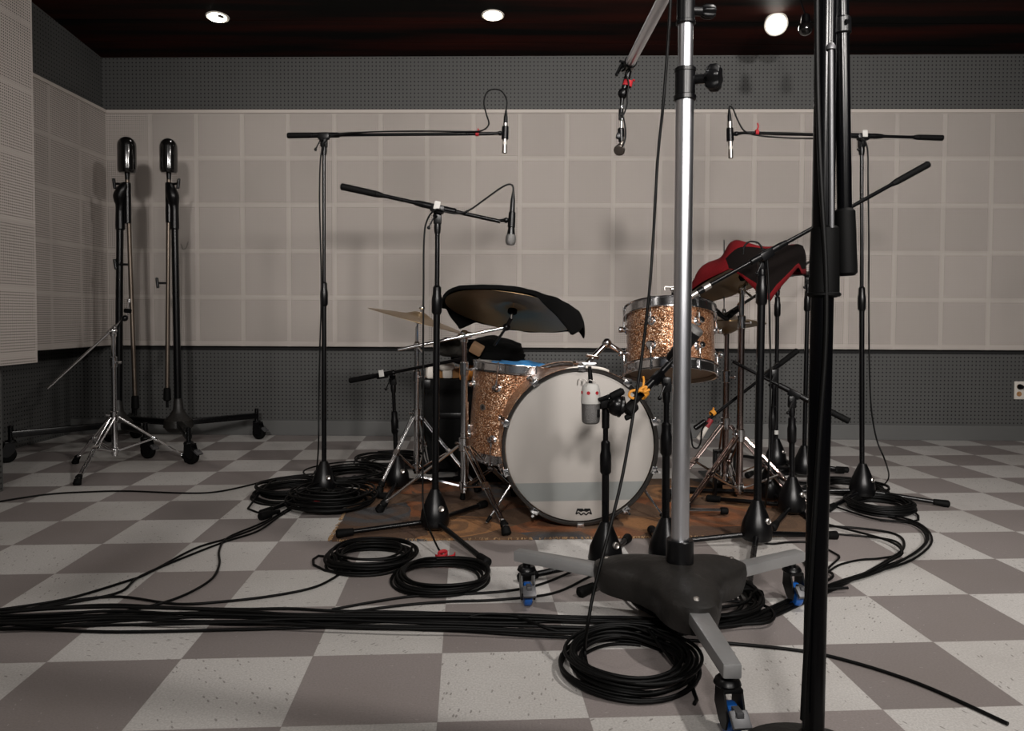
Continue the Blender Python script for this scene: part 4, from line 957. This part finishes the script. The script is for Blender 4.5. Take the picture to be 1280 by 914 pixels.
for k in range(3):
    a = qa + k * 2 * PI / 3 - .0; dr = V((math.cos(a), math.sin(a), 0)); sd = V((-dr.y, dr.x, 0))
    Mx = Matrix((dr, sd, V((0, 0, 1)))).transposed().to_4x4(); Mx.translation = QC + V((0, 0, .132))
    b = NB(); M = Mx @ Matrix.Translation((.29, 0, 0)) ; box(b, M, .35, .05, .03, .005, 2)
    for v in b.verts:                     # taper towards the tip
        x = (Mx.inverted() @ v.co).x
        if x > .3: v.co -= sd * ((v.co - QC).dot(sd)) * .28
    part('leg', b, M_alu, t, 'grey metal arm') if k != 0 else part('leg', b, M_alu, t, 'grey metal arm')
    lg = bpy.data.objects[[o.name for o in t.children if o.name.startswith('leg')][-1]]
    lg = sorted([o for o in t.children if o.name.startswith('leg')], key=lambda o: o.name)[-1]
    toe = (V((-.35, -1, 0)), V((-.1, -1, 0)), V((.3, -1, 0)))[k] if True else dr
    caster(lg, QC + dr * .432 + V((0, 0, .118)), (V((.12, -1, 0)), V((.1, -1, 0)), V((.1, -1, 0)))[k], M_blue, M_blkp, .033)
b = NB(); nA, nS = 96, 14; ringsT = []
def Rb(a): 
    c = math.cos(3 * (a - qa)); return .116 + .11 * ((1 + c) / 2) ** 1.7
for j in range(nS + 1):
    row = []
    for i in range(nA):
        a = 2 * PI * i / nA; s = j / nS; R_ = Rb(a)
        if s <= .8:
            q = s / .8; r = R_ * q; z = .192 - .026 * q ** 2 - .012 * (q ** 6)
        else:
            q = (s - .8) / .2; r = R_ + .004 * math.sin(q * PI) - .012 * q; z = .154 - q * .062
        row.append(b.verts.new(QC + V((r * math.cos(a), r * math.sin(a), z))))
    ringsT.append(row)
for j in range(nS):
    for i in range(nA): b.faces.new((ringsT[j][i], ringsT[j][(i + 1) % nA], ringsT[j + 1][(i + 1) % nA], ringsT[j + 1][i]))
b.faces.new(ringsT[-1]); bmesh.ops.remove_doubles(b, verts=ringsT[0], dist=1e-5)
part('cast_base', b, M_cast, t, 'dark cast three-lobed base', 50)
for k in range(3):
    a = qa + k * 2 * PI / 3; dr = V((math.cos(a), math.sin(a), 0)); b = NB(); M = Matrix.Translation(QC + dr * .19 + V((0, 0, .163)))
    lathe(b, [(.009, 0), (.0095, .003), (.006, .008), (0, .0095)], M, 14); part('bolt', b, M_silver, t)
zq = lambda py: P(852, py, QC.y).z
up = (P(857.5, 0, QC.y) - P(850, 676, QC.y)).normalized()
pq = lambda z: P(850, 676, QC.y) + up * ((z - zq(676)) / up.z)
def sect(name, z0, z1, r0, m, lab=None, bev=.002, r1=None):
    b = NB(); cyl(b, pq(z0), pq(z1), r0, r1 or r0, 32, bev); return part(name, b, m, t, lab)
sect('base_collar', zq(711), zq(674), .034, M_blkp)
sect('lower_pole', zq(684), zq(118), .0222, M_steel, 'bright steel pole')
sect('pole_clamp', zq(126), zq(86), .0245, M_blkp)
sect('clamp_ring', zq(126), zq(119), .027, M_blkp); sect('clamp_ring', zq(91), zq(85), .026, M_blkp)
sect('middle_pole', zq(90), zq(20), .0182, M_steel, 'bright steel pole')
sect('upper_clamp', zq(31), zq(-14), .022, M_blkp); sect('clamp_ring', zq(31), zq(26), .024, M_blkp)
sect('upper_pole', zq(-10), 1.72, .0135, M_steel)
def lobed_knob(c, ax, r, nm):
    b = NB(); M = fr(c, ax); rows = []
    for z, k in ((0, .45), (.004, .8), (.012, 1), (.028, 1), (.036, .8), (.038, .0)):
        rows.append([b.verts.new(M @ V((r * k * (1 + .13 * math.cos(6 * a)) * math.cos(a), r * k * (1 + .13 * math.cos(6 * a)) * math.sin(a), z))) for a in [2 * PI * i / 48 for i in range(48)]])
    for a_, c_ in zip(rows, rows[1:]):
        for i in range(48): b.faces.new((a_[i], a_[(i + 1) % 48], c_[(i + 1) % 48], c_[i]))
    b.faces.new(rows[0]); bmesh.ops.remove_doubles(b, verts=rows[-1], dist=1e-6)
    cyl(b, c - V(ax).normalized() * .03, c + V(ax).normalized() * .004, .0115, seg=16, bev=.002)
    return part(nm, b, M_blkp, t)
lobed_knob(pq(zq(99)) + V((.046, -.018, -.004)), V((1, -.55, -.06)), .03, 'clamp_knob')
lobed_knob(pq(zq(14)) + V((.036, .0, 0)), V((1, .1, 0)), .016, 'clamp_knob')
# boom: from the head of the pole, away over the kit
h0 = pq(1.70); e0 = P(787, 80, 2.8); e0 = P(786, 82, 2.75); bd = (e0 - h0).normalized()
b = NB(); cyl(b, h0 - bd * .16, e0, .0185, .0175, 24, .003); part('boom', b, M_steel, t, 'grey metal boom tube')
b = NB(); box(b, fr(h0, V((0, 0, 1)), bd), .06, .075, .07, .012); cyl(b, h0 - V((0, 0, .06)), h0, .02, seg=20, bev=.003); part('boom_head', b, M_blkp, t)
b = NB(); cyl(b, h0 - bd * .38, h0 - bd * .15, .034, .034, 24, .008); part('counterweight', b, M_rub, t)
b = NB(); cyl(b, e0 - bd * .05, e0 + bd * .03, .023, .021, 20, .004); q = P(776, 88, 2.75); cyl(b, e0, q, .008, seg=12); cyl(b, P(778, 79, 2.75), P(770, 95, 2.75), .0062, seg=10, bev=.002); cyl(b, P(783, 79, 2.74), P(774, 76, 2.74), .005, seg=8); part('end_clamp', b, M_blkp, t)
# hanging microphone
dm = 2.75
b = NB(); q0 = P(783, 98, dm); velcro('red strap at the hanging tip of the big boom', P(783.5, 108, dm), (P(786, 96, dm) - P(781, 114, dm)), r=.0155, w=.02, tail=.012)
t = thing('hanging_microphone', 'small round microphone hanging from a thin rod below the big grey boom', 'microphone', P(775, 194, dm), 'drum microphones')
b = NB(); cyl(b, P(786, 88, dm), P(780, 112, dm), .012, .011, 14, .003); ball(b, P(778.5, 117, dm), .0185, 1, 1, 1.1); cyl(b, P(778, 119, dm), P(777, 132, dm), .009, .006, 12); part('ball_joint', b, M_blkp, t)
b = NB(); cyl(b, P(777.5, 124, dm), P(776.5, 166, dm), .0052, seg=12); part('rod', b, M_chr, t)
b = NB(); cyl(b, P(776.5, 136, dm), P(776, 146, dm), .009, seg=12, bev=.003); cyl(b, P(776, 160, dm), P(777, 178, dm), .0125, .011, 14, .004); box(b, fr(P(773.5, 170, dm), V((.2, 0, 1))), .02, .02, .022, .005); part('microphone_clip', b, M_blkp, t)
b = NB(); cyl(b, P(780, 172, dm), P(776, 182, dm), .0085, seg=14, bev=.002); part('body', b, M_dnick, t)
b = NB(); ax_ = V((-.25, -.8, -.55)); lathe(b, [(0, -.014), (.014, -.014), (.0185, -.008), (.0205, 0), (.0205, .008), (.017, .012), (0, .0135)], fr(P(774.5, 187, dm), ax_), 24); part('capsule', b, M_dnick, t)
cable('thin cable twisted down the rod of the hanging microphone', [P(x, y, dm - .025) for x, y in ((789, 84), (783, 92), (786, 104), (784, 118), (784, 130), (780, 142), (774, 150), (776, 140), (780, 150), (782, 165), (781, 176), (778, 184))], r=.003, n=4)
cable('long black cable hanging from above past the steel pole to the front coil', [P(840, -40, 1.95), P(838, 0, 1.95), P(834.5, 60, 1.96), P(829, 130, 1.97), P(822, 200, 1.98), P(817, 290, 1.97), P(812, 360, 1.95), P(803, 440, 1.9), P(792, 515, 1.86), P(779, 590, 1.8), P(765, 650, 1.75), P(752, 700, 1.71), P(741, 745, 1.69), P(734, 785, 1.67)] + [Pz(731, 812, .03), Pz(734, 832, .012), Pz(742, 850, .008)], r=.004, n=6)

# ------------------------------------------------------------------ thick black stand at the right edge of the view
rd_ = 1.3
RB = P(1016.5, 900, rd_); RB = V((P(1016.5, 900, rd_).x - .002, rd_, 0))
t = thing('foreground_stand', 'thick black stand pole running the full height at the right, nearest the viewer', 'stand', RB)
r0_, r1_, r2_ = P(1017.5, 852, rd_), P(1028, 360, rd_), P(1033, 0, rd_)
dn_ = (r1_ - r0_).normalized(); foot = r0_ - dn_ * ((r0_.z - .02) / dn_.z)
b = NB(); lathe(b, [(0, 0), (.13, 0), (.135, .006), (.13, .02), (.1, .028), (.03, .036), (.024, .07), (0, .07)], Matrix.Translation(V((foot.x, foot.y, 0))), 40); part('round_base', b, M_cast, t)
b = NB(); cyl(b, foot, r1_, .019, seg=24); part('lower_pole', b, M_blkm, t)
b = NB(); cyl(b, P(1029.5, 372, rd_), P(1031.5, 283, rd_), .0255, .0235, 26, .004); lathe(b, [(.0245, 0), (.028, .002), (.028, .006), (.0245, .008)], fr(P(1029.5, 371, rd_), dn_), 26); part('pole_collar', b, M_bmat, t)
b = NB(); u_ = (r2_ - r1_).normalized(); cyl(b, r1_, r2_ + u_ * .85, .0185, seg=24); part('upper_pole', b, M_blkm, t)
b = NB(); cyl(b, P(1039.5, 285, rd_ - .02), P(1038.5, 60, rd_ - .02), .0042, seg=12); lathe(b, [(0, 0), (.0075, 0), (.0075, .006), (.005, .01), (0, .011)], fr(P(1038.5, 62, rd_ - .02), V((0, 0, 1))), 14); part('side_rod', b, M_dgrey, t, 'thin grey rod with a cap')
e1_ = r2_ + u_ * .82
b = NB(); q1 = P(1055.5, 264, rd_); q0 = P(1051, -40, rd_); q0 = q1 + (q0 - q1) * ((e1_.z - q1.z) / (q0.z - q1.z)); cyl(b, q0, q1, .0118, .0125, 20, .002); part('folded_boom', b, M_blkm, t)
b = NB(); cyl(b, P(1051.8, 22, rd_), P(1052.2, 44, rd_), .0155, seg=20, bev=.003); cyl(b, P(1051.8, 26, rd_), P(1060, 27, rd_ - .02), .004, seg=8); part('boom_collar', b, M_blkp, t)
b = NB(); cyl(b, P(1055.3, 261, rd_), P(1057.5, 345, rd_), .0178, .0188, 24, .005); part('counterweight', b, M_bmat, t)
b = NB(); box(b, fr(e1_ + V((.02, 0, 0)), V((0, 0, 1))), .075, .04, .06, .01); part('boom_hinge', b, M_blkp, t)
cable('black cable running down the left side of the thick foreground pole', [P(x, y, rd_ - .024) for x, y in ((1021, -30), (1021, 30), (1022, 110), (1024.5, 190), (1028, 260), (1032, 330), (1033, 390), (1031, 450), (1026, 520), (1021, 600), (1016, 680), (1011, 760), (1006, 840), (1003, 900))], r=.0042, n=5)

# ------------------------------------------------------------------ the two tall rolling stands with black capsule microphones
RST = 'tall rolling studio stands by the left corner'
def studio_stand(label, base, casters, zcol, pxo, d, lean=0.0, mirror=1):
    """base: floor point under the column; pxo: (column top, column foot, pipe top, pipe end) pixels"""
    t = thing('studio_microphone_stand', label, 'microphone stand', base, RST)
    ct, cf, pt_, pe = [P(x, y, d) for x, y in pxo[:4]]
    b = NB(); cyl(b, V((base.x, base.y, .1)), ct, .0215, .0195, 20, .003); part('column', b, M_blk, t)
    b = NB(); lathe(b, [(0, .1), (.06, .1), (.085, .13), (.08, .17), (.05, .2), (.03, .235), (.024, .3), (0, .3)], Matrix.Translation(base), 26); part('base_hub', b, M_cast, t)
    for q in casters:
        q = V(q); dr = V((q.x - base.x, q.y - base.y, 0)); L_ = dr.length; dr.normalize()
        b = NB(); a0, a1 = V((base.x, base.y, .155)), V((q.x, q.y, .15)); box(b, fr((a0 + a1) / 2, dr, (0, 0, 1)), .036, .036, L_, .006); cyl(b, V((q.x, q.y, .11)), V((q.x, q.y, .2)), .013, seg=12, bev=.003); lg = part('leg', b, M_blk, t)
        caster(lg, V((q.x, q.y, .135)), V((.9, -.3, 0)) if q.x > base.x - .2 else V((-.4, -.4, 0)), M_rub, M_blkp, .044, True, .03)
    b = NB(); cyl(b, pe, pt_, .0125, seg=16); part('boom_pipe', b, mat('aged_brass_pipe', (.13, .105, .085, 1), .42, .9) if mirror > 0 else bpy.data.materials['aged_brass_pipe'], t)
    b = NB(); cyl(b, pe - V((0, 0, .03)), pe + V((0, 0, .05)), .022, .02, 16, .006); cyl(b, pe - V((0, 0, .07)), pe - V((0, 0, .02)), .008, seg=10); part('pipe_end_weight', b, M_rub, t)
    # cast knuckle joining pipe and column
    k0 = ct; k1 = P(pxo[4][0], pxo[4][1], d); dk = k1.x - k0.x
    b = NB(); cyl(b, k0 - V((0, 0, .12)), k0 + V((0, 0, .01)), .027, .024, 18, .006); part('height_clutch', b, M_blkp, t)
    b = NB(); bk = [(k0 + V((0, 0, -.01)), .024), (k0 + V((dk * .1, 0, .03)), .028), (k0 + V((dk * .1, -.01, .075)), .036), (k0 + V((dk * .55, -.01, .115)), .032), (k0 + V((dk, 0, .15)), .021)]
    sweep(b, smooth([p for p, _ in bk], 4), [bk[0][1] + (x - bk[0][1]) for x in [v for i in range(4) for v in [bk[i][1] + (bk[i + 1][1] - bk[i][1]) * f / 4 for f in range(4)]] + [bk[-1][1]]], 14); part('cast_knuckle', b, M_blkp, t)
    c = pt_ - V((0, 0, .01)); b = NB(); cyl(b, c - V((0, 0, .26)), c - V((0, 0, .02)), .02, seg=18, bev=.004); part('pipe_sleeve', b, M_blk, t)
    s = -mirror
    for zz, s2 in ((-.03, s), (-.62 if mirror < 0 else -.5, -1)):
        q = c + V((0, 0, zz)); b = NB(); cyl(b, q, q + V((s2 * .065, -.02, 0)), .007, seg=10); cyl(b, q + V((s2 * .062, -.02, -.03)), q + V((s2 * .07, -.02, .032)), .0095, .0085, 12, .004); part('thumb_screw', b, M_blkp, t)
    return t
def capsule_mic(label, p_top, p_bot, r):
    t = thing('capsule_microphone', label, 'microphone', p_bot, 'black capsule microphones')
    Hc = p_top.z - p_bot.z; M = Matrix.Translation(p_bot); n = 10
    pr = [(0, 0), (r * .8, .002), (r * .96, .012), (r, .026)] + [(r, Hc - r * 1.05)] + [(r * math.cos(a), Hc - r * 1.05 + r * 1.05 * math.sin(a)) for a in [k * PI / 2 / n for k in range(1, n)]] + [(0, Hc)]
    b = NB(); lathe(b, pr, M, 36); part('body', b, M_gloss, t)
    b = NB(); cyl(b, p_bot - V((0, 0, .04)), p_bot + V((0, 0, .004)), .0125, .015, 16, .003); part('mount', b, M_blkp, t)
    return t
M_gloss = mat('gloss_black_enamel', S(14, 13, 13), .16, 0, coat=.6)
dA, dB = 4.42, 4.5
bA = V((P(148, 540, dA).x, dA, 0)); bB = V((P(223, 525, dB).x, dB, 0))
studio_stand('tall rolling stand nearest the left corner carrying a black capsule microphone', bA, [Pz(14, 578, 0), Pz(182, 573, 0), V((bA.x - .12, bA.y + .42, 0))], 1.5, [(150, 262), (147, 540), (159, 222), (169, 505), (158, 226)], dA, mirror=1)
studio_stand('tall rolling stand right of its twin carrying the second black capsule microphone', bB, [Pz(236, 580, 0), Pz(321, 549, 0), V((bB.x - .5, bB.y + .2, 0))], 1.5, [(218, 262), (223, 525), (211, 222), (209, 495), (212, 226)], dB, mirror=-1)
capsule_mic('left one of two black capsule microphones on tall stands by the left corner', P(158, 171, dA), P(159, 217, dA), .052)
capsule_mic('right one of two black capsule microphones on tall stands by the left corner', P(211, 173, dB), P(211, 217, dB), .05)
b = NB(); sweep(b, smooth([P(x, y, dB - .02) for x, y in ((226, 305), (229, 312), (233, 309), (235, 302))], 4), .002, 6); solo('wire_hook', b, M_blk, 'thin wire hook hanging on the right tall rolling stand', 'hook')

# ------------------------------------------------------------------ wall outlet with plug
x_, z_ = wall_hit(1276, 488, .045); 
t = thing('wall_outlet', 'white double wall outlet low on the right of the grey back wall', 'outlet', MW @ V((x_, .03, z_)))
fo = lambda dx, dz, dy=0: MW @ V((x_ + dx, .046 - dy, z_ + dz))
wd = MW.to_3x3() @ V((0, -1, 0))
b = NB(); box(b, fr(fo(.012, 0), wd, (0, 0, 1)), .122, .12, .008, .003) if False else box(b, MW @ Matrix.Translation((x_ + .018, .046, z_)), .122, .008, .118, .003); part('cover_plate', b, M_white, t, 'white cover plate')
for dx in (-.012, .042):
    for dz in (-.024, .024):
        b = NB(); lathe(b, [(0, 0), (.016, 0), (.017, .001), (.016, .003), (0, .003)], fr(fo(dx, dz, .0035), wd), 20); so = part('socket', b, M_tan, t)
        b = NB(); box(b, fr(fo(dx - .005, dz + .003, .0068), wd, (0, 0, 1)), .002, .008, .001); part('slot', b, M_blkp, so)
t = thing('power_plug', 'black power plug in the wall outlet with its cord hanging to the floor', 'plug', fo(-.012, .024, .01))
b = NB(); cyl(b, fo(-.012, .024, .006), fo(-.012, .024, .036), .018, .014, 18, .004); part('plug_body', b, M_blkp, t)
b = NB(); q = fo(-.012, .024, .034); sweep(b, smooth([q, q + wd * .02 + V((.02, 0, -.004)), q + wd * .03 + V((.05, 0, -.03)), q + wd * .02 + V((.08, 0, -.14)), q + wd * .02 + V((.085, 0, -.3)), V((q.x + .09, q.y - .03, .012)), V((q.x + .2, q.y - .12, .005))], 6), .0032, 7); part('cord', b, M_cable, t)

# small black fixture hanging from the ceiling
pb = P(1007, 36, 4.0)
t = thing('ceiling_fixture', 'small round black fixture hanging by a cord beside the rightmost downlight', 'fixture', pb)
b = NB(); ball(b, pb, .036, u=24, v=14); part('globe', b, M_gloss, t)
b = NB(); top_ = V((pb.x, pb.y, zc(pb.y) - .0)); cyl(b, pb + V((0, 0, .03)), pb + V((0, 0, .075)), .026, .02, 18, .004); part('socket', b, M_blkp, t)
b = NB(); sweep(b, smooth([pb + V((0, 0, .07)), pb + V((-.02, 0, .12)), V((pb.x - .05, pb.y - .01, (pb.z + top_.z) / 2 + .05)), V((pb.x - .1, pb.y, zc(pb.y) + .004))], 6), .004, 7); part('cord', b, M_blk, t)

# ------------------------------------------------------------------ cables on the floor
def fc(label, px, z=.005, r=.0038, n=6, jit=0, group='cables running along the floor'):
    pts = []
    for i, q in enumerate(px):
        zz = q[2] if len(q) > 2 else z
        pts.append(Pz(q[0], q[1], zz))
    return cable(label, pts, r, n, 'floor_cable', 'cable', group)
fc('long cable from the left edge curving up to the tall left stand', [(-40, 636), (0, 627), (60, 618), (110, 615), (160, 614), (230, 616.5), (270, 615), (310, 607), (345, 598), (395, 592)])
fc('upper one of the paired cables rising from the left bundle to the stand coils', [(-30, 766), (0, 762), (82, 749), (157, 727), (184, 717), (243, 686), (285, 673), (325, 658), (360, 636), (380, 628)])
fc('lower one of the paired cables rising from the left bundle to the stand coils', [(-30, 771), (0, 767), (90, 753), (150, 740), (176, 720), (240, 693), (282, 677), (322, 664), (350, 645), (372, 632)])
fc('cable bending sharply down from the paired cables into the left bundle', [(352, 642), (320, 657), (285, 672), (274, 688), (274, 706), (262, 726), (215, 750), (140, 767), (60, 776), (-20, 778)])
fc('cable curving from the front-left coil back to the left bundle', [(440, 706), (418, 722), (390, 735), (340, 745), (280, 752), (220, 755), (150, 746), (90, 751), (20, 764), (-30, 768)])
rows_ = [(764, 757, 762, 764, 768, 771, 776), (768, 760, 764, 768, 768, 774, 778), (771, 764, 769, 770, 772, 776, 781), (774, 768, 766, 773, 775, 779, 783), (777, 771, 773, 776, 778, 777, 785), (780, 774, 776, 775, 780, 784, 787), (783, 772, 780, 779, 777, 787, 789), (786, 778, 771, 781, 784, 789, 786), (779, 782, 778, 783, 787, 791, 790)]
xs_ = (-20, 140, 300, 420, 580, 720, 860)
ends_ = [[(930, 772), (985, 752), (1040, 730), (1095, 712), (1140, 694), (1160, 674), (1150, 657), (1110, 646)], [(940, 775), (1000, 752), (1050, 730), (1100, 714), (1145, 690), (1158, 672), (1140, 655), (1090, 648), (1040, 632)],
         [(935, 770), (990, 748), (1035, 732), (1080, 718), (1115, 700), (1128, 690), (1110, 676), (1060, 662), (1010, 650)], [(945, 777), (1000, 756), (1060, 728), (1110, 700), (1130, 684), (1120, 668), (1070, 660), (1000, 656)],
         [(930, 776), (975, 758), (1010, 738), (1040, 722), (1035, 714), (1018, 708)], [(925, 781), (960, 778), (968, 768), (955, 757), (925, 752), (890, 752)], [(930, 775), (970, 760), (1000, 744), (1012, 720), (1004, 700)], [(930, 778), (980, 760), (1030, 736), (1090, 716), (1140, 700), (1165, 676), (1148, 654), (1100, 640)], [(935, 774), (980, 752), (1020, 738), (1060, 735)]]
for k, (rw, en) in enumerate(zip(rows_, ends_)):
    zk = .005 + (k % 3) * .007
    pts = [(x, y + (random.random() - .5) * 2, zk) for x, y in zip(xs_, rw)]
    pts = [pts[0]] + [q for a, c in zip(pts, pts[1:]) for q in (((a[0] + c[0]) / 2, (a[1] + c[1]) / 2 + (random.random() - .5) * 4, zk), c)]
    fc('black cable in the thick bundle crossing the floor in front of the drum kit', pts + [(x, y, zk * .7 + .002) for x, y in en], r=.0042, n=5, group='cables in the bundle across the floor')
fc('lowest cable running under the rolling stand to the bottom right of the floor', [(-20, 785), (60, 787), (150, 790), (300, 787), (430, 784), (560, 788), (690, 796), (830, 799), (930, 806), (1010, 815), (1070, 829), (1130, 848), (1180, 868), (1260, 905)], r=.0042)
fc('cable lying from the bundle up to the left front caster of the rolling stand', [(415, 762), (470, 752), (520, 745), (590, 742), (640, 738), (680, 729), (720, 712), (752, 696)])
fc('second cable passing behind the left front caster', [(430, 766), (500, 757), (560, 752), (620, 750), (690, 742), (735, 722), (770, 705)])
fc('cable lying in an arch on top of the bundle below the left caster', [(585, 772, .02), (600, 768, .024), (625, 768, .025), (650, 772, .025), (680, 784, .022), (710, 792, .012)])
fc('cable curving out from under the right stand to the two right coils', [(948, 668, .006), (951, 677), (965, 680), (985, 678), (1010, 678), (1028, 684), (1044, 692), (1049, 697), (1040, 706), (1030, 715)], r=.0036)
fc('cable arching behind the thick pole toward the right floor', [(1034, 716), (1050, 706), (1075, 700), (1100, 698), (1126, 692), (1122, 678), (1095, 672), (1050, 668), (1020, 664)], r=.0036)
def coil(label, px, py, rad, loops, seed, tails=(), r=.0036, spread=.16, squash=1.0, name='cable_coil'):
    rnd = random.Random(seed); c = Pz(px, py, 0); pts = []
    nseg = 22
    for k in range(int(loops * nseg)):
        a = 2 * PI * k / nseg; lp_ = k // nseg
        if k % nseg == 0: rr = rad * (1 + rnd.uniform(-spread, spread * .55)); ox, oy = rnd.uniform(-.1, .1) * rad, rnd.uniform(-.1, .1) * rad
        if k == 0: cr_, cx, cy = rr, ox, oy
        cr_ += (rr - cr_) * .16; cx += (ox - cx) * .16; cy += (oy - cy) * .16
        a2 = a + seed
        pts.append(V((c.x + cx + cr_ * math.cos(a2), c.y + cy + cr_ * math.sin(a2) * squash, .005 + .0032 * lp_ + .002 * math.sin(3 * a))))
    if tails: pts += [Pz(q[0], q[1], .006) for q in tails]
    b = NB(); sweep(b, smooth(pts, 2), r, 7)
    return solo(name, b, M_cable, label, 'cable coil', 'coiled cables on the floor', 60)
coil('large coil of black cable at the bottom, in front of the rolling stand', 787, 838, .14, 15, 1.3, spread=.3, r=.0042, tails=((866, 860), (868, 880)))
coil('neat coil of black cable on the floor right of its looser neighbour', 553, 727, .138, 10, 2.2, spread=.16, r=.0042)
coil('looser coil of black cable with stray loops, left of the neat coil below the rug', 463, 703, .13, 13, 4.1, r=.0042, tails=((420, 716), (392, 706), (398, 695), (430, 700), (440, 706)), spread=.25)
coil('coil of black cable lying on the right floor by the stand legs', 1100, 637, .135, 12, .6, r=.0042, tails=((1148, 645), (1140, 652), (1100, 650)), spread=.15)
coil('coil of black cable under the hub of the tall right stand', 1064, 614, .145, 9, 3.3, r=.0042, spread=.2)
coil('left coil of black cable heaped under the tall left stand', 366, 620, .155, 16, 2.9, r=.0045, tails=((310, 636), (340, 641), (356, 642)), spread=.3)
coil('dense coil of black cable at the left corner of the rug', 412, 634, .145, 24, 1.9, r=.0045, spread=.85)
coil('coil of black cable between the tall left stand and the rug', 438, 600, .17, 14, 5.2, r=.0042, spread=.55)
coil('coil of black cable half hidden under the cast base of the rolling stand', 868, 752, .17, 10, .3, r=.0042, tails=((800, 748), (772, 732)), spread=.2)
coil('coil of black cable behind the cymbal stands on the left', 492, 580, .18, 11, 2.4, r=.0042, spread=.5)
coil('small tangle of black cable on the floor behind the thick foreground pole', 1003, 600, .12, 5, 2.7, spread=.3)
# cable ends and red ties on the floor
b = NB(); p0, p1 = Pz(325, 646, .017), Pz(352, 638, .017); d = (p1 - p0).normalized(); lathe(b, [(0, 0), (.014, 0), (.0165, .006), (.0165, .05), (.01, .06), (.006, .1), (0, .1)], fr(p0, d), 16); solo('cable_plug', b, M_rub, 'fat black cable plug on the floor left of the stand coils', 'plug')
def tie(label, px, py, s):
    c = Pz(px, py, .012); b = NB(); pts = smooth([c + V(q) * s for q in ((-.03, .01, 0), (-.02, -.012, .004), (0, -.016, .008), (.012, .004, .012), (0, .014, .016), (-.016, .012, .012), (-.02, -.004, .008), (.006, -.02, .004), (.03, .0, .002), (.036, .018, .006))], 5)
    pv = None
    for p in pts:
        e = (b.verts.new(p + V((0, 0, .0075))), b.verts.new(p - V((0, 0, .0065))))
        if pv: b.faces.new((pv[0], e[0], e[1], pv[1]))
        pv = e
    o = solo('cable_tie', b, M_red, label, 'cable strap', 'loose red straps on the floor', 60); md = o.modifiers.new('thickness', 'SOLIDIFY'); md.thickness = .002
tie('curled red cable strap on the floor just above the neat coil', 555, 697, 1.0)
tie('red cable strap caught in the dense coil at the rug corner', 396, 632, .8)
tie('red strap on the stand foot behind the cast base of the rolling stand', 766, 733, .7)
LB = 4
for (px, py, aim, lab, tn) in ((272, 21, (.12, -.12, -1), 'leftmost of the three ceiling downlights, dim oval', False),
                           (616, 19, (0, -.1, -1), 'middle ceiling downlight, seen as a flat oval', False),
                           (970, 21, (-.3, -1.0, -.8), 'rightmost ceiling downlight, its bright disc turned to the viewer', True)):
    downlight(pc(px, py), aim, lab, LB, spot=150, turned=tn)
def lampc(x, y): return V((x, y, zc(y) - .01))
for x, y, pw, aim, lab in ((-1.72, 1.1, 36, (.15, .0, -1), 'ceiling downlight above the viewer at the left'),
                      (1.54, 1.1, 165, (-.5, .12, -1), 'ceiling downlight above the viewer at the right')):
    downlight(lampc(x, y), aim, lab, pw, size=.06, spot=140, turned=True)
def studio_lamp(p, aim, label, power, spot, size):
    """round studio lamp hung from the ceiling behind the viewer"""
    p = V(p); ax = V(aim).normalized(); t = thing('studio_lamp', label, 'lamp', p, 'studio lamps behind the viewer')
    b = NB(); lathe(b, [(0, -.22), (.1, -.22), (.13, -.18), (.2, -.02), (.215, 0), (.205, 0), (.19, -.03), (0, -.05)], fr(p, ax), 32); part('housing', b, M_blk, t)
    b = NB(); lathe(b, [(0, -.012), (.18, -.02), (.0, -.045)], fr(p, ax), 32); part('lens', b, M_glow, t)
    b = NB(); c = p - ax * .12; cyl(b, c, V((c.x, c.y, 3.3)), .012, seg=12); part('hanger', b, M_blk, t)
    ld = bpy.data.lights.new('studio_beam', 'SPOT'); ld.energy = power; ld.spot_size = math.radians(spot); ld.spot_blend = 1; ld.shadow_soft_size = size; ld.color = (1, .955, .915)
    lo = bpy.data.objects.new('studio_beam', ld); COL.objects.link(lo); lo.matrix_world = fr(p + ax * .02, -ax)
studio_lamp((-.1, -2.4, 2.5), V((.5, 5, 1.4)) - V((-.1, -2.4, 2.5)), 'round studio lamp hanging behind the viewer, left one of three', 880, 68, .19)
studio_lamp((1.7, -2.2, 2.5), V((1.4, 5, 1.1)) - V((1.7, -2.2, 2.5)), 'unseen lamp added behind the viewer to brighten the right side, middle of three', 980, 66, .19)  # unseen lamp, added to brighten the right side
studio_lamp((3.1, -1.6, 2.5), V((-2.6, 3.6, 1.95)) - V((3.1, -1.6, 2.5)), 'unseen lamp added far right behind the viewer to brighten the left wall', 620, 42, .19)  # unseen lamp, added to lift the left wall's brightness
w = bpy.data.worlds.new('world'); sc.world = w; w.use_nodes = True
w.node_tree.nodes['Background'].inputs[0].default_value = (.9, .92, 1, 1); w.node_tree.nodes['Background'].inputs[1].default_value = .05
vs_ = sc.view_settings
vs_.view_transform = 'Standard'; vs_.look = 'None'; vs_.exposure = 0; vs_.gamma = 1; vs_.use_curve_mapping = False
